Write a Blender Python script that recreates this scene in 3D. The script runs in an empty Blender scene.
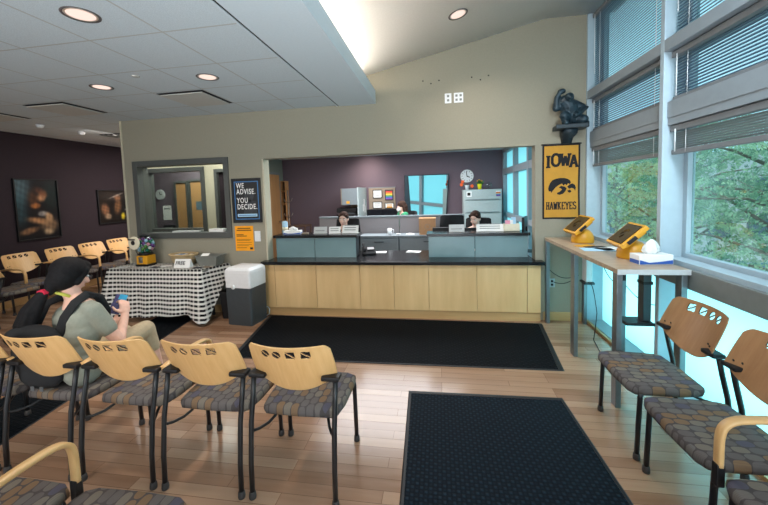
import bpy, bmesh, math, random
from mathutils import Vector, Matrix, Euler, geometry
PI = math.pi
random.seed(7)
scene = bpy.context.scene
C = scene.collection

# ------------------------------------------------------------------ camera
cam_d = bpy.data.cameras.new('camera'); cam = bpy.data.objects.new('camera', cam_d); C.objects.link(cam)
YAW, PITCH, ROLL = -0.1564787603, -0.0677607988, -0.0314831282
def cam_matrix():
    cy, sy, cp, sp = math.cos(YAW), math.sin(YAW), math.cos(PITCH), math.sin(PITCH)
    f = Vector((sy*cp, cy*cp, sp)); r = Vector((cy, -sy, 0)); u = r.cross(f)
    cr, sr = math.cos(ROLL), math.sin(ROLL)
    r2 = cr*r + sr*u; u2 = -sr*r + cr*u
    m = Matrix((r2, u2, -f)).transposed().to_4x4()
    m.translation = Vector((0, 0, 1.70))
    return m
cam.matrix_world = cam_matrix()
cam_d.sensor_width = 36; cam_d.lens = 344.985/768*36
cam_d.shift_y = (215.4615-252.5)/768; cam_d.clip_start = .05; cam_d.clip_end = 300
scene.camera = cam
scene.view_settings.view_transform = 'Standard'
scene.cycles.use_denoising = True
scene.cycles.max_bounces = 8; scene.cycles.transparent_max_bounces = 16
scene.cycles.sample_clamp_indirect = 6

# ------------------------------------------------------------------ materials
def lin(c):
    return tuple(((x/255)/12.92 if x/255 <= .04045 else ((x/255+.055)/1.055)**2.4) for x in c) + (1,)
class NT:
    """tiny helper to write node trees"""
    def __init__(s, name):
        s.m = bpy.data.materials.new(name); s.m.use_nodes = True
        s.t = s.m.node_tree; s.t.nodes.clear()
        s.out = s.t.nodes.new('ShaderNodeOutputMaterial')
    def n(s, typ, ins=None, **kw):
        x = s.t.nodes.new(typ)
        for k, v in kw.items(): setattr(x, k, v)
        for k, v in (ins or {}).items(): s.put(x.inputs[k], v)
        return x
    def put(s, sock, v):
        if isinstance(v, bpy.types.NodeSocket): s.t.links.new(v, sock)
        elif isinstance(v, bpy.types.Node): s.t.links.new(v.outputs[0], sock)
        else: sock.default_value = v
    def math(s, op, a, b=0.0, c=0.0):
        x = s.n('ShaderNodeMath', operation=op); s.put(x.inputs[0], a); s.put(x.inputs[1], b); s.put(x.inputs[2], c)
        return x.outputs[0]
    def mix(s, f, a, b, mode='MIX'):
        x = s.n('ShaderNodeMix', data_type='RGBA', blend_type=mode)
        s.put(x.inputs[0], f); s.put(x.inputs[6], a); s.put(x.inputs[7], b)
        return x.outputs[2]
    def ramp(s, f, stops, interp='LINEAR'):
        x = s.n('ShaderNodeValToRGB'); cr = x.color_ramp; cr.interpolation = interp
        while len(cr.elements) < len(stops): cr.elements.new(.5)
        for e, (p, c) in zip(cr.elements, stops): e.position = p; e.color = c
        s.put(x.inputs[0], f); return x.outputs[0]
    def coord(s, which='Object'):
        return s.n('ShaderNodeTexCoord').outputs[which]
    def xyz(s, which='Object'):
        x = s.n('ShaderNodeSeparateXYZ', {0: s.coord(which)}); return x.outputs[0], x.outputs[1], x.outputs[2]
    def noise(s, scale, vec=None, detail=3, rough=.5, stretch=None):
        v = vec if vec is not None else s.coord()
        if stretch:
            v = s.n('ShaderNodeMapping', {0: v, 3: stretch}).outputs[0]
        return s.n('ShaderNodeTexNoise', {'Vector': v, 'Scale': scale, 'Detail': detail, 'Roughness': rough}).outputs[0]
    def bsdf(s, col, rough=.5, metal=0.0, spec=.5, bump=None, bump_d=.01, bump_s=.5, **kw):
        b = s.n('ShaderNodeBsdfPrincipled', {'Base Color': col, 'Roughness': rough, 'Metallic': metal, 'Specular IOR Level': spec})
        for k, v in kw.items(): s.put(b.inputs[k.replace('_', ' ')], v)
        if bump is not None:
            bn = s.n('ShaderNodeBump', {'Height': bump, 'Distance': bump_d, 'Strength': bump_s})
            s.put(b.inputs['Normal'], bn.outputs[0])
        s.t.links.new(b.outputs[0], s.out.inputs[0]); return b
def plain(name, c, rough=.5, metal=0.0, spec=.5, var=.08, scale=25, bump=0.0):
    """a plain painted / moulded surface with faint mottling"""
    t = NT(name); f = t.noise(scale)
    a = lin(c); d = tuple(x*(1-var) for x in a[:3])+(1,); l = tuple(min(1, x*(1+var)) for x in a[:3])+(1,)
    col = t.ramp(f, [(.3, d), (.7, l)])
    t.bsdf(col, rough, metal, spec, bump=f if bump else None, bump_d=bump or .01)
    return t.m
def wood(name, c, dark, stretch=(1, 1, 12), rough=.38, scale=6, spec=.5):
    t = NT(name)
    g = t.noise(scale, detail=6, rough=.6, stretch=stretch); h = t.noise(scale*.35, detail=2, stretch=stretch)
    col = t.ramp(t.math('ADD', t.math('MULTIPLY', g, .7), t.math('MULTIPLY', h, .3)), [(.3, lin(dark)), (.65, lin(c))])
    t.bsdf(col, rough, spec=spec); return t.m
def emit(name, c, st):
    t = NT(name); e = t.n('ShaderNodeEmission', {0: lin(c), 1: st}); t.t.links.new(e.outputs[0], t.out.inputs[0]); return t.m
def glass(name, tint, refl=.06):
    t = NT(name)
    tr = t.n('ShaderNodeBsdfTransparent', {0: lin(tint)}); gl = t.n('ShaderNodeBsdfGlossy', {0: (1, 1, 1, 1), 'Roughness': .02})
    lw = t.n('ShaderNodeFresnel', {0: 1.45})
    mx = t.n('ShaderNodeMixShader', {0: t.math('MINIMUM', lw, .10), 1: tr.outputs[0], 2: gl.outputs[0]})
    t.t.links.new(mx.outputs[0], t.out.inputs[0]); return t.m
def translucent(name, c, mixf=.5, dc=None, rough=.5):
    t = NT(name)
    tr = t.n('ShaderNodeBsdfTranslucent', {0: lin(c)}); df = t.n('ShaderNodeBsdfPrincipled', {'Base Color': lin(dc or c), 'Roughness': rough})
    mx = t.n('ShaderNodeMixShader', {0: mixf, 1: tr.outputs[0], 2: df.outputs[0]})
    t.t.links.new(mx.outputs[0], t.out.inputs[0]); return t.m
def vcol(name, rough=.4, spec=.3):
    t = NT(name); a = t.n('ShaderNodeVertexColor', layer_name='Col'); t.bsdf(a.outputs[0], rough, spec=spec); return t.m

M = {}
M['wall_tan'] = plain('wall_tan', (148, 143, 127), .85, var=.03, scale=60, spec=.2)
M['wall_dark'] = plain('wall_dark', (44, 35, 40), .8, var=.05, scale=40, spec=.2)
M['wall_purple'] = plain('wall_purple', (102, 90, 99), .8, var=.04, scale=40, spec=.2)
M['wall_grey'] = plain('wall_grey', (128, 134, 124), .85, var=.03, scale=40, spec=.2)
M['wall_cream'] = plain('wall_cream', (190, 182, 160), .85, var=.03, scale=40, spec=.2)
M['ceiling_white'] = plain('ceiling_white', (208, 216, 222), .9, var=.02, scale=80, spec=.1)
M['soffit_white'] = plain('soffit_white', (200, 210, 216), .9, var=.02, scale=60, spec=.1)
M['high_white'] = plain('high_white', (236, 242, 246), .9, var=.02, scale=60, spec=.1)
M['frame_white'] = plain('frame_white', (138, 148, 155), .5, var=.03, scale=20)  # white frame darkened: its backlit shade is put into the colour
M['post_white'] = plain('post_white', (168, 186, 196), .5, var=.03, scale=20)  # same white frame, paler: window light on the reveals put into the colour
M['dark_wood'] = plain('dark_wood', (78, 58, 46), .5, var=.15)
M['pole_wood'] = plain('pole_wood', (116, 104, 94), .5, var=.1)
M['frame_grey'] = plain('frame_grey', (120, 124, 122), .5, var=.04, scale=20)
M['frame_dark'] = plain('frame_dark', (78, 80, 78), .5, var=.05, scale=20)
M['slat'] = translucent('slat', (110, 140, 165), .6, (118, 128, 138))
M['slat_low'] = translucent('slat_low', (120, 135, 145), .8, (168, 168, 164))  # paler copy of slat: room light on the lowest blinds painted in
M['rail_grey'] = plain('rail_grey', (120, 124, 128), .5, var=.04)
M['frost'] = translucent('frost', (190, 238, 240), .10, (200, 232, 236), .35)
M['frost_desk'] = None
M['glass'] = glass('glass', (228, 244, 240))
M['glass_in'] = glass('glass_in', (232, 238, 236))
M['black_plastic'] = plain('black_plastic', (26, 26, 28), .45, var=.1, spec=.3)
M['black_metal'] = plain('black_metal', (26, 26, 28), .38, var=.1, spec=.5)
M['rubber'] = plain('rubber', (52, 48, 46), .7, var=.1)
M['black_stone'] = plain('black_stone', (18, 20, 23), .22, var=.2, scale=90, spec=.3)
M['metal_grey'] = plain('metal_grey', (122, 128, 132), .38, metal=.7, var=.05)
M['metal_dark'] = plain('metal_dark', (66, 72, 76), .4, metal=.6, var=.05)
M['white_plastic'] = plain('white_plastic', (226, 228, 230), .4, var=.02)
M['cream_plastic'] = plain('cream_plastic', (222, 214, 190), .5, var=.03)
M['dark_grey_plastic'] = plain('dark_grey_plastic', (62, 68, 72), .55, var=.05)
M['paper'] = plain('paper', (232, 232, 230), .8, var=.02)
M['paper_grey'] = plain('paper_grey', (190, 192, 192), .8, var=.04)
M['yellow_plastic'] = plain('yellow_plastic', (214, 152, 30), .4, var=.04)
M['yellow_fabric'] = plain('yellow_fabric', (190, 138, 46), .8, var=.06, scale=12)
M['black_fabric'] = plain('black_fabric', (24, 25, 28), .9, var=.15, scale=200)
M['orange_paper'] = plain('orange_paper', (244, 160, 22), .8, var=.03)
M['ink'] = plain('ink', (30, 28, 26), .8, var=.1)
M['hole_shade'] = plain('hole_shade', (62, 40, 26), .8, var=.1)
M['ink_brown'] = plain('ink_brown', (120, 76, 14), .8, var=.1)
M['blue'] = plain('blue', (44, 88, 170), .5, var=.05)
M['poster_blue'] = plain('poster_blue', (58, 112, 164), .5, var=.05)
M['poster_black'] = plain('poster_black', (20, 22, 26), .45, var=.1)
M['light_blue'] = plain('light_blue', (170, 208, 232), .5, var=.05)
M['bronze'] = plain('bronze', (40, 58, 68), .42, metal=.35, var=.35, scale=14)
M['bronze_dark'] = plain('bronze_dark', (28, 42, 50), .5, var=.2, scale=14)
M['skin'] = plain('skin', (222, 176, 156), .55, var=.05, scale=30)
M['skin_pale'] = plain('skin_pale', (226, 188, 170), .55, var=.05, scale=30)
M['hair_black'] = plain('hair_black', (20, 19, 21), .75, var=.35, scale=60, spec=.2)
M['hair_brown'] = plain('hair_brown', (56, 40, 33), .8, var=.3, scale=60, spec=.1)
M['shirt_sage'] = plain('shirt_sage', (138, 142, 130), .9, var=.05, scale=60)
M['khaki'] = plain('khaki', (176, 160, 132), .9, var=.06, scale=50)
M['green_cloth'] = plain('green_cloth', (40, 128, 88), .9, var=.06, scale=50)
M['dark_cloth'] = plain('dark_cloth', (48, 46, 52), .9, var=.08, scale=50)
M['lip'] = plain('lip', (190, 112, 104), .5, var=.05)
M['red_cloth'] = plain('red_cloth', (186, 26, 58), .85, var=.12, scale=60)
M['eye_dark'] = plain('eye_dark', (30, 24, 22), .3, var=.05)
M['lens'] = glass('lens', (215, 222, 225))
M['lime'] = plain('lime', (196, 196, 84), .8, var=.05)
M['phone_blue'] = plain('phone_blue', (44, 150, 190), .4, var=.2)
M['phone_purple'] = plain('phone_purple', (60, 56, 100), .4, var=.5, scale=60)
M['wicker'] = None
M['grey_plastic'] = plain('grey_plastic', (120, 122, 116), .5, var=.05)
M['partition'] = plain('partition', (122, 118, 120), .9, var=.06, scale=150)
M['cabinet_grey'] = plain('cabinet_grey', (120, 128, 132), .8, var=.03, spec=.15)
M['cabinet_light'] = plain('cabinet_light', (168, 180, 180), .5, var=.03)
M['tack'] = plain('tack', (142, 128, 112), .95, var=.08, scale=120)
M['cardboard'] = plain('cardboard', (168, 128, 92), .9, var=.06, scale=30)
M['mirror'] = None
M['orange'] = plain('orange', (236, 96, 40), .6, var=.08)
M['leaf_house'] = plain('leaf_house', (70, 120, 50), .6, var=.3)
M['pot_yellow'] = plain('pot_yellow', (226, 220, 30), .45, var=.05)
M['screen'] = plain('screen', (16, 18, 24), .15, var=.2)
M['screen_gold'] = plain('screen_gold', (52, 44, 30), .3, var=.2)
M['red'] = plain('red', (200, 50, 50), .6); M['teal'] = plain('teal', (20, 120, 100), .35, var=.3); M['violet'] = plain('violet', (120, 70, 150), .6)
M['pink'] = plain('pink', (226, 150, 170), .4)
M['steel'] = plain('steel', (170, 172, 172), .3, metal=.9, var=.04)
M['wood_table'] = wood('wood_table', (178, 156, 132), (150, 128, 106), (1, 8, 1))
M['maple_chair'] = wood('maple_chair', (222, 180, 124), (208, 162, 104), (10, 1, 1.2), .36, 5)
M['maple_shade'] = wood('maple_shade', (170, 126, 86), (152, 108, 70), (10, 1, 1.2), .36, 5)  # darker copy of maple_chair: backlit shade of the window-row backs painted in
M['maple_desk'] = wood('maple_desk', (220, 184, 132), (198, 160, 108), (1, 1, .12), .4, 7)
M['maple_base'] = wood('maple_base', (196, 158, 108), (172, 134, 86), (.15, 1, 1), .45, 7)
M['door_wood'] = wood('door_wood', (192, 146, 98), (168, 122, 76), (1, 1, .12), .45, 7)

def m_floor():
    t = NT('maple_floor'); co = t.coord()
    br = t.n('ShaderNodeTexBrick', {'Vector': co, 'Color1': (0, 0, 0, 1), 'Color2': (1, 1, 1, 1), 'Mortar': (.5, .5, .5, 1), 'Scale': 1.0,
             'Mortar Size': .0016, 'Mortar Smooth': .2, 'Bias': 0.0, 'Brick Width': .92, 'Row Height': .083}, offset=.37, offset_frequency=3)
    g = t.noise(7, detail=6, rough=.65, stretch=(.22, 3.2, 1)); big = t.noise(.8, detail=2)
    tone = t.math('ADD', t.math('MULTIPLY', br.outputs[0], .5), t.math('ADD', t.math('MULTIPLY', g, .42), t.math('MULTIPLY', big, .12)))
    col = t.ramp(tone, [(.1, lin((124, 90, 66))), (.45, lin((152, 118, 94))), (.8, lin((174, 142, 116)))])
    col = t.mix(br.outputs[1], col, lin((112, 82, 60)))
    rg = t.math('ADD', .12, t.math('MULTIPLY', g, .14))
    t.bsdf(col, rg, spec=.5, bump=t.math('MULTIPLY', br.outputs[1], -1), bump_d=.001, bump_s=.4); return t.m
M['floor'] = m_floor()
def m_tiles():
    t = NT('ceiling_tiles'); co = t.n('ShaderNodeMapping', {0: t.coord(), 1: (1.905+.605*6, -2.262+.612*9, 0)}).outputs[0]
    br = t.n('ShaderNodeTexBrick', {'Vector': co, 'Color1': (0, 0, 0, 1), 'Color2': (1, 1, 1, 1), 'Mortar': (.5, .5, .5, 1), 'Scale': 1.0,
             'Mortar Size': .007, 'Mortar Smooth': .1, 'Bias': 0.0, 'Brick Width': .605, 'Row Height': .612}, offset=0.0)
    sp = t.noise(160, detail=2)
    col = t.ramp(sp, [(.3, lin((186, 196, 202))), (.7, lin((206, 216, 222)))])
    col = t.mix(t.math('MULTIPLY', br.outputs[0], .05), col, lin((190, 190, 188)))
    col = t.mix(br.outputs[1], col, lin((176, 176, 172)))
    t.bsdf(col, .9, spec=.1, bump=br.outputs[1], bump_d=.004, bump_s=.6); return t.m
M['tiles'] = m_tiles()
def m_mat(name, cell, a, b):
    t = NT(name); x, y, z = t.xyz()
    u = t.math('DIVIDE', x, cell); v = t.math('DIVIDE', y, cell)
    w = t.math('MULTIPLY', t.math('SINE', t.math('MULTIPLY', u, PI)), t.math('SINE', t.math('MULTIPLY', v, PI)))
    h = t.math('SMOOTH_MAX', w, t.math('MULTIPLY', w, -.35), .1)
    fz = t.noise(350, detail=2)
    col = t.mix(t.math('ADD', t.math('MULTIPLY', h, .75), t.math('MULTIPLY', fz, .25)), lin(a), lin(b))
    t.bsdf(col, .8, spec=.10, bump=h, bump_d=.006, bump_s=.8); return t.m
M['mat_blue'] = m_mat('mat_waffle', .026, (5, 10, 16), (32, 46, 58))
M['mat_black'] = m_mat('mat_dark', .03, (5, 9, 13), (15, 21, 28))
M['mat_edge'] = plain('mat_edge', (12, 16, 20), .6, var=.1)
def m_seat():
    t = NT('seat_fabric'); x, y, z = t.xyz()
    v = t.math('DIVIDE', x, .046); row = t.math('FLOOR', v)
    sh = t.n('ShaderNodeTexWhiteNoise', {1: row}, noise_dimensions='1D').outputs[0]
    u = t.math('ADD', t.math('DIVIDE', y, .074), sh); c_ = t.math('FLOOR', u)
    fu = t.math('SUBTRACT', t.math('FRACT', u), .5); fv = t.math('SUBTRACT', t.math('FRACT', v), .5)
    e = t.math('ADD', t.math('POWER', t.math('ABSOLUTE', t.math('MULTIPLY', fu, 2.15)), 2.6), t.math('POWER', t.math('ABSOLUTE', t.math('MULTIPLY', fv, 2.2)), 2.6))
    mask = t.math('LESS_THAN', e, 1.0)
    cv = t.n('ShaderNodeCombineXYZ', {0: c_, 1: row}).outputs[0]
    rn = t.n('ShaderNodeTexWhiteNoise', {0: cv}, noise_dimensions='2D').outputs[0]
    col = t.ramp(rn, [(0, lin((118, 111, 101))), (.25, lin((98, 93, 91))), (.5, lin((124, 100, 76))), (.66, lin((84, 82, 96))), (.8, lin((106, 101, 97)))], 'CONSTANT')
    st = t.math('MULTIPLY', t.math('ADD', t.math('SINE', t.math('MULTIPLY', x, 900)), 1), .12)
    col = t.mix(st, col, lin((70, 64, 62)))
    col = t.mix(mask, lin((76, 70, 70)), col)
    t.bsdf(col, .9, spec=.2, bump=t.noise(420), bump_d=.002, bump_s=.5); return t.m
M['seat'] = m_seat()
def m_gingham():
    t = NT('gingham'); s = t.n('ShaderNodeSeparateXYZ', {0: t.coord('UV')})
    a = t.math('LESS_THAN', t.math('FRACT', t.math('DIVIDE', s.outputs[0], .052)), .70)
    b = t.math('LESS_THAN', t.math('FRACT', t.math('DIVIDE', s.outputs[1], .058)), .5)
    both = t.math('MULTIPLY', a, b); either = t.math('MAXIMUM', t.math('MULTIPLY', a, .10), t.math('MULTIPLY', b, .42))
    f = t.math('MAXIMUM', both, either)
    col = t.mix(f, lin((226, 224, 218)), lin((22, 22, 26)))
    t.bsdf(col, .9, spec=.15, bump=t.noise(300), bump_d=.002, bump_s=.3); return t.m
M['gingham'] = m_gingham()
def m_wicker():
    t = NT('wicker'); x, y, z = t.xyz()
    w = t.math('SINE', t.math('MULTIPLY', z, 420)); q = t.math('SINE', t.math('MULTIPLY', t.math('ADD', x, y), 160))
    f = t.math('MULTIPLY', t.math('ADD', t.math('MULTIPLY', w, q), 1), .5)
    t.bsdf(t.mix(f, lin((150, 122, 84)), lin((206, 184, 142))), .8, bump=f, bump_d=.006); return t.m
M['wicker'] = m_wicker()
def m_frost_desk():
    t = NT('frosted_desk_glass'); n_ = t.noise(3, detail=2)
    t.bsdf(t.mix(n_, lin((98, 126, 130)), lin((122, 150, 154))), .25, spec=.5); return t.m
M['frost_desk'] = m_frost_desk()
def m_mirror():
    t = NT('mirror_silver'); g = t.n('ShaderNodeBsdfGlossy', {0: lin((214, 226, 226)), 'Roughness': .015}); t.t.links.new(g.outputs[0], t.out.inputs[0]); return t.m
M['mirror'] = m_mirror()
def m_leaf(name, a, b):
    t = NT(name); o = t.n('ShaderNodeObjectInfo'); n_ = t.noise(1.3, detail=3)
    c = t.ramp(n_, [(.3, lin(a)), (.68, lin(b))])
    d = t.n('ShaderNodeBsdfDiffuse', {0: c}); tr = t.n('ShaderNodeBsdfTranslucent', {0: c})
    mx = t.n('ShaderNodeMixShader', {0: .35, 1: d.outputs[0], 2: tr.outputs[0]}); t.t.links.new(mx.outputs[0], t.out.inputs[0]); return t.m
M['leaf_a'] = m_leaf('leaf_a', (92, 138, 114), (186, 216, 184))
M['leaf_b'] = m_leaf('leaf_b', (120, 156, 116), (202, 216, 162))
M['leaf_c'] = m_leaf('leaf_c', (76, 126, 106), (154, 198, 166))
M['bark'] = plain('bark', (122, 116, 106), .9, var=.25, scale=12)
M['pavement'] = plain('pavement', (168, 176, 182), .9, var=.08, scale=.6)
M['facade'] = plain('facade', (186, 192, 194), .9, var=.05, scale=1)
M['facade_glass'] = plain('facade_glass', (96, 116, 128), .2, var=.2, scale=.8)
M['vcol'] = vcol('picture_print', .35)
M['bulb'] = emit('bulb', (255, 226, 212), 1.15)
M['can'] = plain('can', (236, 220, 205), .3, metal=.5, var=.03)
M['rim_dark'] = plain('rim_dark', (90, 84, 84), .5)
M['vent_grey'] = plain('vent_grey', (190, 190, 186), .6, var=.03)
M['dark_void'] = plain('dark_void', (30, 30, 32), .9)

# ------------------------------------------------------------------ mesh builder
class MB:
    def __init__(s): s.b = bmesh.new(); s.mi = 0
    def _mark(s, faces):
        for f in faces: f.material_index = s.mi
    def box(s, x0, x1, y0, y1, z0, z1, bev=0.0, mat=None):
        b = bmesh.new()
        vs = [b.verts.new((x, y, z)) for x in (x0, x1) for y in (y0, y1) for z in (z0, z1)]
        for q in ((0, 1, 3, 2), (4, 6, 7, 5), (0, 4, 5, 1), (2, 3, 7, 6), (0, 2, 6, 4), (1, 5, 7, 3)): b.faces.new([vs[i] for i in q])
        if bev: bmesh.ops.bevel(b, geom=list(b.edges), offset=bev, segments=2, affect='EDGES', profile=.6)
        bmesh.ops.recalc_face_normals(b, faces=list(b.faces))
        if mat is not None: b.transform(mat)
        return s.add(b)
    def add(s, b):
        vm = {v: s.b.verts.new(v.co) for v in b.verts}
        for f in b.faces:
            try: g = s.b.faces.new([vm[v] for v in f.verts]); g.material_index = s.mi; g.smooth = f.smooth
            except ValueError: pass
        b.free(); return s
    def ring(s, rings, close=True, cap=True):
        """loft through rings of points"""
        vr = [[s.b.verts.new(p) for p in r] for r in rings]; n = len(vr[0])
        for a, c in zip(vr, vr[1:]):
            for i in range(n if close else n-1):
                j = (i+1) % n
                f = s.b.faces.new((a[i], a[j], c[j], c[i])); f.material_index = s.mi; f.smooth = True
        if cap and close:
            for r, rev in ((vr[0], True), (vr[-1], False)):
                try: f = s.b.faces.new(r[::-1] if rev else r); f.material_index = s.mi
                except ValueError: pass
        return s
    def tube(s, pts, r, n=10, flat=None):
        """pipe along points; r number or list; flat=(w,h,up) for a flat bar"""
        pts = [Vector(p) for p in pts]; rs = r if isinstance(r, (list, tuple)) else [r]*len(pts)
        rings = []; prev = None
        for i, p in enumerate(pts):
            d = (pts[min(i+1, len(pts)-1)]-pts[max(i-1, 0)]).normalized()
            if flat: up = Vector(flat[2])
            else: up = prev if prev is not None else (Vector((0, 0, 1)) if abs(d.z) < .9 else Vector((1, 0, 0)))
            a = d.cross(up).normalized() if d.cross(up).length > 1e-6 else d.orthogonal().normalized(); u = a.cross(d).normalized(); prev = u
            if flat:
                w, h = flat[0]/2, flat[1]/2
                q = min(w, h)*.5
                prof = [(-w, -h+q), (-w+q, -h), (w-q, -h), (w, -h+q), (w, h-q), (w-q, h), (-w+q, h), (-w, h-q)]
                rings.append([p+a*x+u*y for x, y in prof])
            else:
                rings.append([p+(a*math.cos(t)+u*math.sin(t))*rs[i] for t in [2*PI*k/n for k in range(n)]])
        return s.ring(rings)
    def lathe(s, prof, center=(0, 0, 0), n=24, axis=None, sx=1, sy=1):
        c = Vector(center); m = axis if axis is not None else Matrix.Identity(3)
        return s.ring([[c + m @ Vector((r*math.cos(2*PI*k/n)*sx, r*math.sin(2*PI*k/n)*sy, z)) for k in range(n)] for r, z in prof])
    def ball(s, c, r, n=12, m=8, rot=None):
        r = Vector((r, r, r)) if not isinstance(r, (tuple, list, Vector)) else Vector(r); c = Vector(c); R_ = rot if rot is not None else Matrix.Identity(3)
        rings = []
        for i in range(m+1):
            t = -PI/2+PI*i/m
            if i in (0, m): t = -PI/2+.06 if i == 0 else PI/2-.06
            rings.append([c + R_ @ Vector((r.x*math.cos(t)*math.cos(2*PI*k/n), r.y*math.cos(t)*math.sin(2*PI*k/n), r.z*math.sin(t))) for k in range(n)])
        return s.ring(rings)
    def cap(s, p0, r0, p1, r1, n=12):
        """tapered capsule"""
        p0, p1 = Vector(p0), Vector(p1); d = p1-p0; L = d.length; d = d/L if L > 1e-6 else Vector((0, 0, 1))
        a = d.orthogonal().normalized(); u = d.cross(a); rings = []
        for t in (-80, -55, -25, 0):
            q = math.radians(t); rings.append((p0+d*r0*math.sin(q), r0*math.cos(q)))
        for t in (0, 25, 55, 80):
            q = math.radians(t); rings.append((p1+d*r1*math.sin(q), r1*math.cos(q)))
        return s.ring([[c+(a*math.cos(2*PI*k/n)+u*math.sin(2*PI*k/n))*r for k in range(n)] for c, r in rings])
    def poly(s, pts, thick=None):
        """flat polygon from ordered 3-D points, optional thickness vector"""
        pts = [Vector(p) for p in pts]
        tris = geometry.tessellate_polygon([pts])
        vs = [s.b.verts.new(p) for p in pts]
        if thick is None:
            for t in tris:
                try: f = s.b.faces.new([vs[i] for i in t]); f.material_index = s.mi
                except ValueError: pass
            return s
        th = Vector(thick); ws = [s.b.verts.new(p+th) for p in pts]; n = len(pts)
        for t in tris:
            s.b.faces.new([vs[i] for i in t]).material_index = s.mi; s.b.faces.new([ws[i] for i in t[::-1]]).material_index = s.mi
        for i in range(n): s.b.faces.new((vs[i], vs[(i+1) % n], ws[(i+1) % n], ws[i])).material_index = s.mi
        return s
    def quad(s, a, b, c, d):
        f = s.b.faces.new([s.b.verts.new(p) for p in (a, b, c, d)]); f.material_index = s.mi; return s
    def build(s, name, mat, parent=None, loc=None, rot=None, smooth=False, recalc=True):
        if recalc: bmesh.ops.recalc_face_normals(s.b, faces=list(s.b.faces))
        me = bpy.data.meshes.new(name); s.b.to_mesh(me); s.b.free()
        for m in (mat if isinstance(mat, (list, tuple)) else [mat]): me.materials.append(m)
        if smooth:
            for p in me.polygons: p.use_smooth = True
        o = bpy.data.objects.new(name, me); C.objects.link(o)
        if parent is not None: o.parent = parent
        if loc is not None: o.location = loc
        if rot is not None: o.rotation_euler = rot
        return o
def tag(o, label, cat, group=None, kind=None):
    if label: o['label'] = label
    if cat: o['category'] = cat
    if group: o['group'] = group
    if kind: o['kind'] = kind
    return o
def thing(name, label, cat, loc=(0, 0, 0), rz=0.0, group=None):
    o = bpy.data.objects.new(name, None); o.empty_display_size = .1; C.objects.link(o)
    o.location = loc; o.rotation_euler = (0, 0, rz)
    return tag(o, label, cat, group)
def flat(o):
    for p in o.data.polygons: p.use_smooth = False
    return o
def struct(o, label=None):
    o['kind'] = 'structure'
    if label: o['label'] = label
    return o
def kids(o): return [c for c in C.objects if c.parent == o]
def dup(o, parent=None, **kw):
    c = o.copy(); C.objects.link(c)
    if parent is not None: c.parent = parent
    for ch in kids(o): dup(ch, c)
    for k in ('loc', 'rz', 'label', 'group'):
        if k in kw and kw[k] is not None:
            v = kw[k]
            if k == 'loc': c.location = v
            elif k == 'rz': c.rotation_euler = (0, 0, v)
            else: c[k] = v
    return c
def remesh(o, voxel=.01, smooth=2):
    """fuse overlapping volumes into one continuous surface"""
    md = o.modifiers.new('fuse', 'REMESH'); md.mode = 'VOXEL'; md.voxel_size = voxel; md.use_smooth_shade = True
    if smooth: sm = o.modifiers.new('relax', 'SMOOTH'); sm.iterations = smooth; sm.factor = .5
    bpy.context.view_layer.update()
    dg = bpy.context.evaluated_depsgraph_get()
    me = bpy.data.meshes.new_from_object(o.evaluated_get(dg)); o.modifiers.clear()
    mats = list(o.data.materials); o.data = me
    me.materials.clear()
    for m in mats: me.materials.append(m)
    for p in me.polygons: p.use_smooth = True; p.material_index = 0
    return o
def text_mesh(txt, size, extrude=.001, offset=0.0, align='CENTER', sx=1.0, space=1.0):
    cu = bpy.data.curves.new('lettering', 'FONT'); cu.body = txt; cu.size = size; cu.extrude = extrude; cu.offset = offset
    cu.align_x = align; cu.space_character = space; cu.align_y = 'CENTER'; cu.resolution_u = 3
    o = bpy.data.objects.new('lettering', cu); C.objects.link(o); bpy.context.view_layer.update()
    dg = bpy.context.evaluated_depsgraph_get(); me = bpy.data.meshes.new_from_object(o.evaluated_get(dg))
    C.objects.unlink(o); bpy.data.objects.remove(o)
    me.materials.clear()
    if sx != 1:
        for v in me.vertices: v.co.x *= sx
    return me
def text_obj(txt, size, mat, parent, loc, rot, name='lettering', **kw):
    me = text_mesh(txt, size, **kw); me.materials.append(mat)
    o = bpy.data.objects.new(name, me); C.objects.link(o); o.parent = parent; o.location = loc; o.rotation_euler = rot
    return o
FACE_Y = (PI/2, 0, 0)      # lettering on a wall that looks toward the camera (-Y)
#--PART2--
# ================================================================== the setting
WF = 4.58                                   # room face of the front wall
o = struct(MB().box(-6.97, 2.02, -3.6, 9.2, -.06, 0).build('floor', M['floor']))
b = MB()
for x0, x1, z0, z1 in ((-4.66, -4.51, 0, 3.9), (-4.51, -2.955, 0, 1.109), (-4.51, -2.955, 2.27, 3.9), (-2.955, -2.43, 0, 3.9), (-2.43, 1.22, 2.22, 3.9), (1.22, 1.79, 0, 3.9), (1.79, 2.02, 0, 3.9)):
    b.box(x0, x1, WF, WF+.15, z0, z1)
bmesh.ops.remove_doubles(b.b, verts=list(b.b.verts), dist=.0005)
struct(b.build('wall_front', M['wall_tan']))
struct(MB().box(-7.12, -6.97, -3.6, 8.0, 0, 3.0).build('wall_left', M['wall_dark']))
struct(MB().box(-7.12, 2.02, -3.75, -3.6, 0, 3.9).build('wall_rear', M['wall_tan']))
struct(MB().box(1.79, 2.02, -3.6, 1.62, 0, 3.9).build('wall_right', M['wall_tan']))
b = MB().box(-6.97, -1.30, -3.6, WF, 2.88, 2.95); b.box(-6.97, -4.66, WF, 8.0, 2.88, 2.95)
struct(b.build('ceiling', M['tiles']))
b = MB()                                      # high ceiling: rises toward the windows, then runs flat
prof = [(-1.40, 3.125), (1.333, 3.731), (2.1, 3.722), (2.1, 3.85), (1.30, 3.86), (-1.40, 3.255)]
b.ring([[(x, -3.6, z) for x, z in prof], [(x, WF, z) for x, z in prof]])
struct(b.build('ceiling_sloped', M['high_white']))
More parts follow.
